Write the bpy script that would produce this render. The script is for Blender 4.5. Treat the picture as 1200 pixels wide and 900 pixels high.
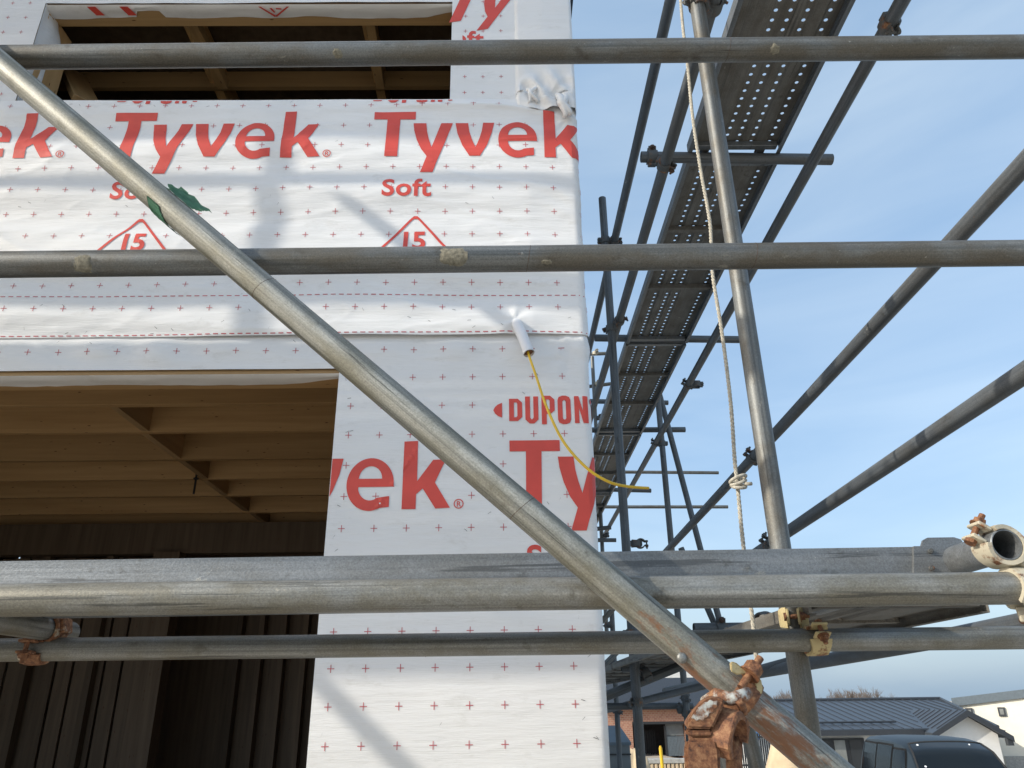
import bpy, bmesh, math, random
from mathutils import Vector, Matrix, noise
from mathutils.geometry import tessellate_polygon
random.seed(7)
R = math.radians
scene = bpy.context.scene
for o in list(bpy.data.objects): bpy.data.objects.remove(o)
COL = scene.collection

# ------------------------------------------------------------------ camera
PITCH, ROLL, YAW, FOC = 22.75, 0.7, 0.65, 894.0
EYE = Vector((0, 0, 1.6))
t_, r_, y_ = R(PITCH), R(ROLL), R(YAW)
FW = Vector((math.sin(y_)*math.cos(t_), math.cos(y_)*math.cos(t_), math.sin(t_)))
R0 = Vector((math.cos(y_), -math.sin(y_), 0)); U0 = R0.cross(FW)
RT = R0*math.cos(r_) - U0*math.sin(r_); UP = R0*math.sin(r_) + U0*math.cos(r_)
cd = bpy.data.cameras.new('camera'); cam = bpy.data.objects.new('camera', cd); COL.objects.link(cam)
cam.matrix_world = Matrix((( RT.x, UP.x, -FW.x, EYE.x), (RT.y, UP.y, -FW.y, EYE.y), (RT.z, UP.z, -FW.z, EYE.z), (0, 0, 0, 1)))
cd.sensor_width = 36; cd.lens = FOC*36/1200; cd.clip_start = .05; cd.clip_end = 3000
scene.camera = cam
scene.render.resolution_x, scene.render.resolution_y = 1024, 768

# ------------------------------------------------------------------ sky, sun, exposure
SUNDIR = Vector((-2.3, -1.0, 1.25)).normalized()        # towards the sun
el = math.asin(SUNDIR.z); az = math.atan2(SUNDIR.x, SUNDIR.y)
w = bpy.data.worlds.new('World'); scene.world = w; w.use_nodes = True
nt = w.node_tree; nt.nodes.clear()
sk = nt.nodes.new('ShaderNodeTexSky'); sk.sky_type = 'NISHITA'; sk.sun_disc = False
sk.sun_elevation = el; sk.sun_rotation = az; sk.air_density = 1.0; sk.dust_density = 3.0; sk.ozone_density = 1.2; sk.altitude = 50
bg = nt.nodes.new('ShaderNodeBackground'); bg.inputs[1].default_value = 0.15
ow = nt.nodes.new('ShaderNodeOutputWorld'); # a thin, even veil of high haze over the whole sky
vc = nt.nodes.new('ShaderNodeTexCoord'); vn = nt.nodes.new('ShaderNodeTexNoise'); vn.inputs['Scale'].default_value = 2.2; vn.inputs['Detail'].default_value = 6; vn.inputs['Distortion'].default_value = .6
vm = nt.nodes.new('ShaderNodeMapping'); vm.inputs['Scale'].default_value = (.8, 1.5, 5.0); vm.inputs['Rotation'].default_value = (.25, .15, .5); nt.links.new(vc.outputs['Generated'], vm.inputs[0]); nt.links.new(vm.outputs[0], vn.inputs['Vector'])
vr = nt.nodes.new('ShaderNodeValToRGB'); vr.color_ramp.elements[0].position = .3; vr.color_ramp.elements[0].color = (2.35, 3.6, 5.15, 1)
vr.color_ramp.elements[1].position = .75; vr.color_ramp.elements[1].color = (3.9, 5.0, 6.05, 1); nt.links.new(vn.outputs[0], vr.inputs[0])
vx = nt.nodes.new('ShaderNodeMix'); vx.data_type = 'RGBA'; vx.inputs[0].default_value = .5
nt.links.new(sk.outputs[0], vx.inputs[6]); nt.links.new(vr.outputs[0], vx.inputs[7]); nt.links.new(vx.outputs[2], bg.inputs[0]); nt.links.new(bg.outputs[0], ow.inputs[0])
sl = bpy.data.lights.new('sun', 'SUN'); sl.energy = 3.0; sl.angle = R(.53); sl.color = (1, .925, .80)
so = bpy.data.objects.new('sun', sl); COL.objects.link(so); so.location = (0, 0, 30)
so.rotation_euler = SUNDIR.to_track_quat('Z', 'Y').to_euler()
scene.view_settings.view_transform = 'Standard'; scene.view_settings.look = 'None'
scene.view_settings.exposure = 0.42; scene.view_settings.gamma = 1

# ------------------------------------------------------------------ helpers
def ray(x, y): return FW + RT*((x-600)/FOC) + UP*((450-y)/FOC)
def at(x, y, Y):                                        # photo pixel -> point at distance Y in front
    d = ray(x, y); return EYE + d*(Y/d.y)
def new_obj(name, me, mat=None, parent=None, loc=None):
    o = bpy.data.objects.new(name, me); COL.objects.link(o)
    if mat is not None and me is not None and len(me.materials) == 0: me.materials.append(mat)
    if parent is not None: o.parent = parent
    if loc is not None: o.location = loc
    return o
def tag(o, label=None, cat=None, group=None, kind=None):
    if label: o['label'] = label
    if cat: o['category'] = cat
    if group: o['group'] = group
    if kind: o['kind'] = kind
    return o
def empty(name, loc=(0, 0, 0), label=None, cat=None, group=None):
    o = bpy.data.objects.new(name, None); COL.objects.link(o); o.location = loc; o.empty_display_size = .05
    return tag(o, label, cat, group)
def to_mesh(bm, name, smooth=False):
    me = bpy.data.meshes.new(name); bm.normal_update(); bm.to_mesh(me); bm.free()
    if smooth:
        for p in me.polygons: p.use_smooth = True
    return me
def smooth_angle(me, ang=35):
    for p in me.polygons: p.use_smooth = True
    bm = bmesh.new(); bm.from_mesh(me)
    for e in bm.edges:
        if len(e.link_faces) == 2 and e.calc_face_angle(0) > R(ang): e.smooth = False
    bm.to_mesh(me); bm.free(); return me
def add_box(bm, a, b, bevel=0.0):
    a, b = Vector(a), Vector(b); c = (a+b)/2; s = b-a
    r = bmesh.ops.create_cube(bm, size=1.0, matrix=Matrix.Translation(c) @ Matrix.Diagonal((abs(s.x), abs(s.y), abs(s.z), 1)))
    if bevel:
        es = list({e for v in r['verts'] for e in v.link_edges})
        bmesh.ops.bevel(bm, geom=es, offset=bevel, segments=1, affect='EDGES')
def box_obj(name, a, b, mat, parent=None, bevel=0.0):
    """box with its own origin at its centre; a,b world corners (parents sit unrotated)"""
    a, b = Vector(a), Vector(b); c = (a+b)/2
    bm = bmesh.new(); add_box(bm, a-c, b-c, bevel)
    o = new_obj(name, to_mesh(bm, name), mat, parent); o.location = c - (parent.location if parent else Vector())
    return o
def frame(z, x=None):
    z = Vector(z).normalized()
    if x is None: x = Vector((0, 0, 1)) if abs(z.z) < .9 else Vector((1, 0, 0))
    x = (Vector(x) - z*Vector(x).dot(z)).normalized(); y = z.cross(x)
    return Matrix((x, y, z)).transposed().to_4x4()
def cyl(bm, p, q, r, seg=12, r2=None, caps=True):
    p, q = Vector(p), Vector(q); L = (q-p).length
    m = Matrix.Translation((p+q)/2) @ frame(q-p)
    bmesh.ops.create_cone(bm, cap_ends=caps, segments=seg, radius1=r, radius2=r if r2 is None else r2, depth=L, matrix=m)
def path_tube(bm, pts, r, seg=8, caps=True):
    pts = [Vector(p) for p in pts]; rings = []
    x = None
    for i, p in enumerate(pts):
        d = (pts[min(i+1, len(pts)-1)] - pts[max(i-1, 0)]).normalized()
        if x is None: x = d.orthogonal().normalized()
        x = (x - d*x.dot(d)).normalized(); y = d.cross(x)
        rr = r[i] if isinstance(r, (list, tuple)) else r
        rings.append([bm.verts.new(p + (x*math.cos(a)+y*math.sin(a))*rr) for a in [2*math.pi*k/seg for k in range(seg)]])
    for A, B in zip(rings, rings[1:]):
        for k in range(seg): bm.faces.new((A[k], A[(k+1) % seg], B[(k+1) % seg], B[k]))
    if caps:
        bm.faces.new(rings[0][::-1]); bm.faces.new(rings[-1])

# ------------------------------------------------------------------ materials
def mat(name): 
    m = bpy.data.materials.new(name); m.use_nodes = True
    n = m.node_tree.nodes; return m, n, m.node_tree.links, n['Principled BSDF']
def ramp(n, stops):
    r = n.new('ShaderNodeValToRGB'); e = r.color_ramp.elements
    while len(e) < len(stops): e.new(.5)
    for i, (p, c) in enumerate(stops): e[i].position = p; e[i].color = (*c, 1) if len(c) == 3 else c
    return r
def coords(n, l, scale=(1, 1, 1), src='Object', rnd=True):
    tc = n.new('ShaderNodeTexCoord'); mp = n.new('ShaderNodeMapping'); mp.inputs['Scale'].default_value = scale
    l.new(tc.outputs[src], mp.inputs[0])
    if rnd:
        oi = n.new('ShaderNodeObjectInfo'); mu = n.new('ShaderNodeMath'); mu.operation = 'MULTIPLY'; mu.inputs[1].default_value = 37.0
        l.new(oi.outputs['Random'], mu.inputs[0]); l.new(mu.outputs[0], mp.inputs['Location'])
    return mp
def tex_noise(n, l, mp, scale, detail=4, rough=.55):
    t = n.new('ShaderNodeTexNoise'); t.inputs['Scale'].default_value = scale; t.inputs['Detail'].default_value = detail
    t.inputs['Roughness'].default_value = rough; l.new(mp.outputs[0], t.inputs['Vector']); return t
def mixc(n, l, fac, a, b, mode='MIX'):
    m = n.new('ShaderNodeMix'); m.data_type = 'RGBA'; m.blend_type = mode
    for sock, v in ((m.inputs[0], fac), (m.inputs[6], a), (m.inputs[7], b)):
        if hasattr(v, 'is_output') or hasattr(v, 'links'): l.new(v, sock)
        elif isinstance(v, (int, float)): sock.default_value = v
        else: sock.default_value = (*v, 1)
    return m.outputs[2]
def bump(n, l, b, h, strength=.3, dist=.01):
    bp = n.new('ShaderNodeBump'); bp.inputs['Strength'].default_value = strength; bp.inputs['Distance'].default_value = dist
    l.new(h, bp.inputs['Height']); l.new(bp.outputs[0], b.inputs['Normal'])
def simple(name, col, rough=.6, metal=0, var=.12, scale=8, bmp=.15, spec=.5, src='Object'):
    m, n, l, b = mat(name); mp = coords(n, l, src=src)
    t = tex_noise(n, l, mp, scale, 5)
    r = ramp(n, [(.3, tuple(c*(1-var) for c in col)), (.7, tuple(min(1, c*(1+var)) for c in col))])
    l.new(t.outputs[0], r.inputs[0]); l.new(r.outputs[0], b.inputs['Base Color'])
    b.inputs['Roughness'].default_value = rough; b.inputs['Metallic'].default_value = metal
    b.inputs['Specular IOR Level'].default_value = spec
    if bmp: bump(n, l, b, t.outputs[0], bmp, .004)
    return m
def galvanised(name, dark, light, dirt, dirt_amt=.5, rough=.5, metal=.3, axis='Z', rust_from=None):
    """weathered zinc: lengthwise drawing marks, grain, grime, pits, dried cement"""
    m, n, l, b = mat(name)
    def sc(across, along): return {'Z': (across, across, along), 'Y': (across, along, across)}[axis]
    def mask(scale3, lo, hi, amt, detail=6, rough_=.65):
        t = tex_noise(n, l, coords(n, l, scale3), 1, detail, rough_); r = ramp(n, [(lo, (0, 0, 0)), (hi, (amt, amt, amt))])
        l.new(t.outputs[0], r.inputs[0]); return r.outputs[0]
    streak = tex_noise(n, l, coords(n, l, sc(75, .8)), 1, 8, .7)
    r1 = ramp(n, [(.33, dark), (.5, tuple((p*.45+q*.55) for p, q in zip(dark, light))), (.67, light)]); l.new(streak.outputs[0], r1.inputs[0])
    c = mixc(n, l, mask(sc(11, 6), .42, .60, dirt_amt), r1.outputs[0], dirt)
    grain = tex_noise(n, l, coords(n, l, sc(380, 330)), 1, 4, .65)
    rg = ramp(n, [(.3, (.62, .62, .62)), (.7, (1.3, 1.3, 1.28))]); l.new(grain.outputs[0], rg.inputs[0]); c = mixc(n, l, .75, c, rg.outputs[0], 'MULTIPLY')
    c = mixc(n, l, mask(sc(60, 1.6), .62, .66, .7), c, tuple(v*.42 for v in dark))                 # dark drawn scratches
    c = mixc(n, l, mask(sc(24, 16), .62, .70, .55), c, tuple(v*.5 for v in dirt))                    # stains
    c = mixc(n, l, mask(sc(170, 120), .68, .73, .6), c, (.50, .49, .45))                             # pale specks
    splash = mask(sc(17, 9), .64, .69, .55, 8, .75); c = mixc(n, l, splash, c, (.40, .385, .33))     # dried cement
    c = mixc(n, l, mask(sc(34, 24), .69, .73, .6, 8, .7), c, (.20, .09, .04))                        # rust freckles
    if rust_from is not None:
        tc = n.new('ShaderNodeTexCoord'); sp = n.new('ShaderNodeSeparateXYZ'); l.new(tc.outputs['Object'], sp.inputs[0])
        mr = n.new('ShaderNodeMapRange'); mr.inputs['From Min'].default_value = rust_from; mr.inputs['From Max'].default_value = rust_from+.10
        mr.inputs['To Min'].default_value = -.30; mr.inputs["To Max"].default_value = -.02; l.new(sp.outputs[2], mr.inputs[0])
        t = tex_noise(n, l, coords(n, l, (30, 30, 9), rnd=False), 1, 8, .7); ad = n.new('ShaderNodeMath'); ad.operation = 'ADD'
        l.new(t.outputs[0], ad.inputs[0]); l.new(mr.outputs[0], ad.inputs[1]); rr = ramp(n, [(.50, (0, 0, 0)), (.58, (.9, .9, .9))]); l.new(ad.outputs[0], rr.inputs[0])
        c = mixc(n, l, rr.outputs[0], c, (.22, .10, .05))
    l.new(c, b.inputs['Base Color']); b.inputs['Metallic'].default_value = metal
    rr = n.new('ShaderNodeMapRange'); rr.inputs['From Min'].default_value = .3; rr.inputs['From Max'].default_value = .7
    rr.inputs['To Min'].default_value = rough-.12; rr.inputs['To Max'].default_value = rough+.2
    l.new(streak.outputs[0], rr.inputs[0]); l.new(rr.outputs[0], b.inputs['Roughness'])
    ad = n.new('ShaderNodeMath'); ad.operation = 'MULTIPLY_ADD'; ad.inputs[1].default_value = .6; l.new(grain.outputs[0], ad.inputs[0]); l.new(streak.outputs[0], ad.inputs[2])
    a2 = n.new('ShaderNodeMath'); a2.operation = 'ADD'; l.new(ad.outputs[0], a2.inputs[0]); l.new(splash, a2.inputs[1])
    bump(n, l, b, a2.outputs[0], .45, .0016)
    return m
M = {}
M['galv'] = galvanised('galvanised_steel', (.07, .075, .075), (.235, .245, .245), (.12, .105, .08), .75, .44, .45)
M['galv_pale'] = galvanised('pale_galvanised_steel', (.11, .115, .112), (.36, .365, .35), (.17, .155, .115), .7, .44, .45)
M['brace'] = galvanised('pale_weathered_brace_steel', (.06, .068, .066), (.43, .43, .395), (.17, .16, .115), .65, .46, .4, rust_from=4.42)
M['galv_dull'] = galvanised('dull_galvanised_steel', (.06, .07, .08), (.175, .19, .205), (.10, .095, .085), .5, .5, .4)
M['sheet'] = galvanised('galvanised_sheet', (.17, .185, .20), (.25, .27, .29), (.14, .135, .12), .35, .40, .5, 'Y')
M['deck'] = galvanised('weathered_deck_steel', (.12, .115, .105), (.22, .21, .19), (.10, .085, .065), .6, .6, .2, 'Y')
def rusty(name, rust_amt=.5, under=(.42, .40, .34), paint=None):
    m, n, l, b = mat(name)
    a = tex_noise(n, l, coords(n, l, (28, 28, 28)), 1, 8, .7); c2 = tex_noise(n, l, coords(n, l, (110, 110, 110)), 1, 9, .75)
    rr = ramp(n, [(.34, (.045, .022, .016)), (.5, (.20, .085, .04)), (.66, (.36, .20, .10))]); l.new(c2.outputs[0], rr.inputs[0])
    k = ramp(n, [(max(0, .62-rust_amt*.55), (0, 0, 0)), (max(.02, .70-rust_amt*.5), (1, 1, 1))]); l.new(a.outputs[0], k.inputs[0])
    c = mixc(n, l, k.outputs[0], under, rr.outputs[0])
    l.new(c, b.inputs['Base Color']); b.inputs['Roughness'].default_value = .68; b.inputs['Metallic'].default_value = .15
    bump(n, l, b, c2.outputs[0], .6, .0016); return m
M['rust'] = rusty('rusted_iron', 1.0)
M['zinc'] = rusty('yellow_zinc_steel', .16, (.52, .43, .23))
M['zinc_pale'] = rusty('pale_zinc_steel', .10, (.50, .46, .36))
M['zinc_rusty'] = rusty('rust_streaked_zinc_steel', .50, (.50, .46, .36))
M['rust_dark'] = simple('dark_rust', (.085, .05, .035), .7, .2, .4, 60, .3)
M['clamp_dark'] = rusty('dull_clamp_steel', .12, (.10, .105, .105))
def house_wrap():
    m, n, l, b = mat('white_house_wrap'); mp = coords(n, l, (1, 1, 1), rnd=False)
    t = tex_noise(n, l, mp, 260, 3); t2 = tex_noise(n, l, mp, 2.0, 5)
    wv = n.new('ShaderNodeTexWave'); wv.bands_direction = 'Z'; wv.inputs['Scale'].default_value = 55; wv.inputs['Distortion'].default_value = 1.2
    wv.inputs['Detail'].default_value = 2; l.new(mp.outputs[0], wv.inputs['Vector'])
    r = ramp(n, [(.3, (.76, .763, .768)), (.7, (.815, .817, .82))]); l.new(t2.outputs[0], r.inputs[0])
    t3 = tex_noise(n, l, coords(n, l, (1, 1, 2.2), rnd=False), 7, 8, .75); r3 = ramp(n, [(.56, (1, 1, 1)), (.72, (.86, .85, .83))]); l.new(t3.outputs[0], r3.inputs[0])
    l.new(mixc(n, l, 1, r.outputs[0], r3.outputs[0], 'MULTIPLY'), b.inputs['Base Color']); b.inputs['Roughness'].default_value = .42; b.inputs['Specular IOR Level'].default_value = .45
    mx = n.new('ShaderNodeMath'); mx.operation = 'MULTIPLY_ADD'; mx.inputs[1].default_value = .5
    l.new(wv.outputs['Fac'], mx.inputs[0]); l.new(t.outputs[0], mx.inputs[2])
    t4 = tex_noise(n, l, coords(n, l, (2.2, 2.2, 17), rnd=False), 1, 5, .6); b1 = n.new('ShaderNodeBump'); b1.inputs['Strength'].default_value = .55; b1.inputs['Distance'].default_value = .012
    l.new(t4.outputs[0], b1.inputs['Height']); b2 = n.new('ShaderNodeBump'); b2.inputs['Strength'].default_value = .12; b2.inputs['Distance'].default_value = .0012
    l.new(mx.outputs[0], b2.inputs['Height']); l.new(b1.outputs[0], b2.inputs['Normal']); l.new(b2.outputs[0], b.inputs['Normal'])
    return m
M['wrap'] = house_wrap()
M['red'] = simple('red_print', (.66, .075, .055), .5, 0, .07, 14, 0)
M['red_line'] = simple('red_print_line', (.52, .10, .12), .55, 0, .05, 10, 0)
def wood(name, a, b_, axis='X'):
    m, n, l, b = mat(name); s = {'X': (1.2, 26, 26), 'Y': (26, 1.2, 26), 'Z': (26, 26, 1.2)}[axis]
    t = tex_noise(n, l, coords(n, l, s), 1, 6, .6); r = ramp(n, [(.25, a), (.75, b_)]); l.new(t.outputs[0], r.inputs[0])
    s2 = {'X': (2.4, 8, 8), 'Y': (8, 2.4, 8), 'Z': (8, 8, 2.4)}[axis]
    v = n.new('ShaderNodeTexVoronoi'); l.new(coords(n, l, s2).outputs[0], v.inputs['Vector'])
    k = ramp(n, [(.06, (1, 1, 1)), (.14, (0, 0, 0))]); l.new(v.outputs['Distance'], k.inputs[0])
    sel = n.new('ShaderNodeMath'); sel.operation = 'GREATER_THAN'; sel.inputs[1].default_value = .5
    sx = n.new('ShaderNodeSeparateColor'); l.new(v.outputs['Color'], sx.inputs[0]); l.new(sx.outputs[0], sel.inputs[0])
    mu = n.new('ShaderNodeMath'); mu.operation = 'MULTIPLY'; l.new(k.outputs[0], mu.inputs[0]); l.new(sel.outputs[0], mu.inputs[1])
    c = mixc(n, l, mu.outputs[0], r.outputs[0], (.12, .05, .02))
    oi = n.new('ShaderNodeObjectInfo'); rt = ramp(n, [(0, (.72, .70, .66)), (1, (1.12, 1.1, 1.08))]); l.new(oi.outputs['Random'], rt.inputs[0]); c = mixc(n, l, 1, c, rt.outputs[0], 'MULTIPLY'); l.new(c, b.inputs['Base Color'])
    b.inputs['Roughness'].default_value = .6; bump(n, l, b, t.outputs[0], .15, .002); return m
M['wood'] = wood('spruce_timber', (.40, .245, .105), (.58, .385, .19))
M['wood_y'] = wood('spruce_timber_lengthwise', (.50, .29, .11), (.68, .44, .20), 'Y')
M['wood_z'] = wood('spruce_stud', (.42, .26, .12), (.60, .41, .21), 'Z')
M['ply'] = wood('plywood_board', (.38, .25, .13), (.52, .36, .19), 'Y')
M['dark_wood'] = wood('shade_darkened_timber', (.11, .078, .05), (.21, .155, .105), 'Z')  # timber made darker: the gloom of the room interior is put into this colour
M['dark'] = simple('staple_and_room_shade_dark', (.035, .035, .04), .7, 0, .3, 6)  # near black: staple colour, and shade put into the colour of interior walls
M['navy'] = simple('dark_blue_fascia', (.03, .045, .07), .4)
M['white_pvc'] = simple('white_plastic_pipe', (.78, .79, .82), .35, 0, .05, 10, 0)
M['yellow'] = simple('yellow_cable_sheath', (.75, .48, .03), .4, 0, .05, 10, 0)
M['rope'] = simple('pale_twisted_rope', (.46, .43, .36), .85, 0, .3, 120, .4)
M['green'] = simple('green_tape', (.075, .21, .13), .35, 0, .35, 40, .3)
M['white_paint'] = rusty('flaking_white_paint', .40, (.50, .52, .49))
M['black'] = simple('black_metal', (.02, .021, .023), .45)
M['concrete'] = simple('concrete', (.40, .39, .36), .85, 0, .2, 12, .3)
M['cement'] = simple('dried_cement', (.21, .195, .15), .95, 0, .35, 160, .6)
M['sand'] = simple('pale_sand', (.56, .44, .29), .95, 0, .18, 3, .8)
M['ground'] = simple('sandy_site_ground', (.46, .41, .34), .95, 0, .2, .8, .5)
M['render_white'] = simple('white_render', (.72, .72, .70), .8, 0, .04, 4)
M['render_cream'] = simple('cream_render', (.80, .76, .65), .8, 0, .04, 4)
M['roof'] = simple('grey_metal_roof', (.055, .065, .078), .42, .2, .1, 5, 0)
M['roof_trim'] = simple('dark_roof_trim', (.035, .04, .048), .5)
M['fascia'] = simple('blue_grey_fascia', (.11, .14, .165), .5)
M['window'] = simple('window_glass', (.03, .035, .04), .12, 0, .1, 3, 0)
M['win_pale'] = simple('pale_curtain_window', (.22, .23, .22), .25, 0, .15, 3, 0)
M['tyre'] = simple('black_rubber', (.02, .02, .02), .8)
M['carpaint'] = simple('dark_blue_grey_car_paint', (.010, .016, .020), .45, 0, .04, 3, 0)
M['carglass'] = simple('tinted_car_glass', (.005, .007, .008), .05, 0, .1, 3, 0, .4)
M['chrome'] = simple('grey_mirror_shell', (.35, .33, .28), .3, .6, .05, 5, 0)
M['sticker'] = simple('white_sticker', (.85, .86, .85), .4, 0, .02, 5, 0)
M['bark'] = simple('bare_bark', (.17, .14, .12), .9, 0, .2, 6)
M['bin'] = simple('blue_grey_metal_box', (.15, .165, .17), .5, .2, .12, 4, .1)
def brick_mat():
    m, n, l, b = mat('red_brick_veneer'); mp = coords(n, l, (1, 1, 1), rnd=False)
    cx = n.new('ShaderNodeCombineXYZ'); sp = n.new('ShaderNodeSeparateXYZ'); l.new(mp.outputs[0], sp.inputs[0])
    ax_ = n.new('ShaderNodeMath'); l.new(sp.outputs[0], ax_.inputs[0]); l.new(sp.outputs[1], ax_.inputs[1]); l.new(ax_.outputs[0], cx.inputs[0]); l.new(sp.outputs[2], cx.inputs[1])
    t = n.new('ShaderNodeTexBrick'); l.new(cx.outputs[0], t.inputs['Vector']); t.inputs['Scale'].default_value = 2.4
    t.inputs['Color1'].default_value = (.40, .20, .13, 1); t.inputs['Color2'].default_value = (.30, .13, .085, 1); t.inputs['Mortar'].default_value = (.42, .33, .26, 1)
    l.new(t.outputs[0], b.inputs['Base Color']); b.inputs['Roughness'].default_value = .85; return m
M['brick'] = brick_mat()

# ------------------------------------------------------------------ ground
def ground_z(x, y):
    s = lambda a, b, v: max(0, min(1, (v-a)/(b-a)))
    z = -1.13*s(4.5, 13, y) - .23*s(22, 40, y)
    return z - 1.3*s(9.5, 16, x)*s(14, 34, y)
bm = bmesh.new()
xs = [-900, -300, -100, -40, -15, -6, -3, 0, 2, 4, 6, 8, 9.5, 11, 12.5, 14, 16, 20, 30, 60, 150, 400, 900]
ys = [-300, -60, -15, -5, 0, 2, 4, 4.5, 6, 8, 10, 12, 13, 14, 18, 22, 26, 30, 34, 40, 60, 100, 200, 500, 1500]
vs = [[bm.verts.new((x, y, ground_z(x, y))) for x in xs] for y in ys]
for j in range(len(ys)-1):
    for i in range(len(xs)-1): bm.faces.new((vs[j][i], vs[j][i+1], vs[j+1][i+1], vs[j+1][i]))
tag(new_obj('ground', to_mesh(bm, 'ground'), M['ground']), kind='structure')

# ------------------------------------------------------------------ the house being built
ZJ = 1.6+1.35                         # underside of the ceiling joists
YW, XC = 2.35, .284                    # facade plane, right-hand corner
ZL, ZLAP, ZSILL, ZHEAD = 2.645, 2.765, 3.80, 4.333
XO = -.552                             # right edge of the ground floor opening
WX0, WX1 = -1.91, -.205                # window opening
house = empty('house_under_construction', (-2.5, YW, 0), 'timber house under construction covered in white house wrap printed in red', 'house')
def hp(name, me, m, parent=None):       # house part: mesh given in world coordinates
    o = new_obj(name, me, m, parent or house)
    return o
HOFF = Matrix.Translation(-Vector(house.location))
def hpart(name, bm, m, parent=None, sm=False):
    if parent is None: bm.transform(HOFF)
    else: bm.transform(HOFF)
    return new_obj(name, to_mesh(bm, name, sm), m, parent or house)
def N(x, z, sx, sz, seed=0.0): return noise.noise(Vector((x*sx+seed, z*sz+seed*.7, seed)))
def gauss(d, s): return math.exp(-(d/s)**2)
def disp(x, z, sheet):
    """how far the wrap stands out from the frame"""
    if sheet == 'upper':
        d = .014 + .013*N(x, z, 1.1, 6.0, 3.1) + .0065*N(x, z, 2.6, 14, 8.3) + .0016*N(x, z, 9, 30, 1.7)
        d += .004*N(x, z, 5, 11, 4.4)*gauss(z-2.84, .12)
        cr = max(0, 1-abs(N(x, z, 1.5, 5.5, 21.3))*7); d += .0042*cr*cr*(.5+N(x, z, 1.2, 2, 31))
        cr = max(0, 1-abs(N(x, z, 4, 13, 44.1))*6); d += .0022*cr*cr*(.5+N(x, z, 2, 3, 51))
        # puckers round the pipe and near the lap
        r = math.hypot(x-.035, (z-2.815)); a = math.atan2(z-2.815, x-.035)
        d += .003*math.sin(5*a+.6)*gauss(r, .09) + .003*gauss(r, .04)
        d += .0065*math.sin(z*27+1.6*N(x, z, .9, 1.5, 7)+.8*x)*(.55+.8*N(x, z, .7, 2.2, 12))
        d += .006*gauss(z-(2.80+.006*math.sin(9*x)), .022)*(.6+.6*N(x, 0, 3, 1, 9))
        # crease running down to the right under the corner strip
        l = z-(3.765-.10*max(0, x+.1)**1.3*2); d += .009*gauss(l, .011)*(1 if x > -.32 else gauss(x+.32, .15))
        r2 = math.hypot(x-.25, z-3.70); d += .007*math.sin(7*math.atan2(z-3.70, x-.25))*gauss(r2, .09)
        d += .005*math.sin((z*1.1+x*.5)*75)*gauss(math.hypot(x-.24, z-3.30), .08)
        d *= .35+.65*min(1, max(0, (3.80-z)/.05)) if z > 3.75 else 1
        if x > .10: d *= 1-.72*min(1, (x-.10)/.17)
        return d+.005
    if sheet == 'lower':
        d = .004 + .0022*N(x, z, 1.3, 3.0, 5.2) + .0010*N(x, z, 6, 9, 2.2)
        cr = max(0, 1-abs(N(x*.8+z*.6, z*.8-x*.6, 2.2, 5.0, 61.3))*9); d += .0011*cr*cr*(.4+N(x, z, 1.2, 2, 71))
        if x > XO-.02:
            l = (z-2.28)-(x+.33)*1.6; d += .0035*gauss(l, .008)*gauss(x+.36, .12)
            d += .006*math.sin(6*math.atan2(z-2.70, x-.2))*gauss(math.hypot(x-.2, z-2.70), .06)
        top = gauss(z-2.715, .035)
        d += top*.013*(.5+.5*math.sin(x*21+2*math.sin(x*5)))*(.5+N(x, 0, 2, 1, 3))
        d += .003*math.sin(x*13+z*60)*gauss(z-2.68, .03)*(x < XO)
        return d
    return .004 + .003*N(x, z, 3, 3, 6.6) + .002*N(x, z, 11, 11, 1.2)
def wall_pt(x, z, sheet, extra=0.0):
    d = disp(min(x, XC), z, sheet) + extra
    rc = .022
    if x > XC-rc:                       # round the corner on to the side wall
        a = (x-(XC-rc))/rc
        if a < math.pi/2: return Vector((XC-rc+math.sin(a)*(rc+d*1), YW+rc-math.cos(a)*(rc+d), z))
        return Vector((XC+d, YW+rc+(a-math.pi/2)*rc, z))
    return Vector((x, YW-d, z))
def sheet_mesh(name, sheet, x0, x1, z0, z1, step, skip=None, xb=(), zb=(), parent=None, warp=None):
    def line(a, b, br):
        br = sorted([a, b]+[c for c in br if a < c < b]); out = []
        for p, q in zip(br, br[1:]):
            n = max(1, round((q-p)/step)); out += [p+(q-p)*k/n for k in range(n)]
        return out+[b]
    X, Z = line(x0, x1, list(xb)+[XC-.022, XC-.015, XC-.008, XC, XC+.006, XC+.0126]), line(z0, z1, zb)
    bm = bmesh.new(); V = {}
    def v(i, j):
        if (i, j) not in V:
            p = wall_pt(X[i], Z[j], sheet); V[i, j] = bm.verts.new(warp(X[i], Z[j], p) if warp else p)
        return V[i, j]
    for i in range(len(X)-1):
        for j in range(len(Z)-1):
            cx, cz = (X[i]+X[i+1])/2, (Z[j]+Z[j+1])/2
            if skip and skip(cx, cz): continue
            bm.faces.new((v(i, j), v(i+1, j), v(i+1, j+1), v(i, j+1)))
    return hpart(name, bm, M['wrap'], parent, True)
low = sheet_mesh('wall_wrap', 'lower', -4.4, XC+.6, .0, ZLAP+.03, .016, lambda x, z: x < XO and z < ZL, xb=(XO,), zb=(ZL,))
def lapwarp(x, z, p):                   # bottom hem hangs a little unevenly
    if z < ZLAP+.002: p.z += .004*N(x, 0, 2.3, 1, 4) - .003*gauss(x+.2, .4)
    return p
upp = sheet_mesh('wall_wrap', 'upper', -4.4, XC+.6, ZLAP, ZSILL, .008, warp=lapwarp)
def above(x, z): return (WX0 < x < WX1) and z < ZHEAD
top = sheet_mesh('wall_wrap', 'top', -4.4, .06, ZSILL-.02, 6.2, .03, above, xb=(WX0, WX1), zb=(ZSILL, ZHEAD))
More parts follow.
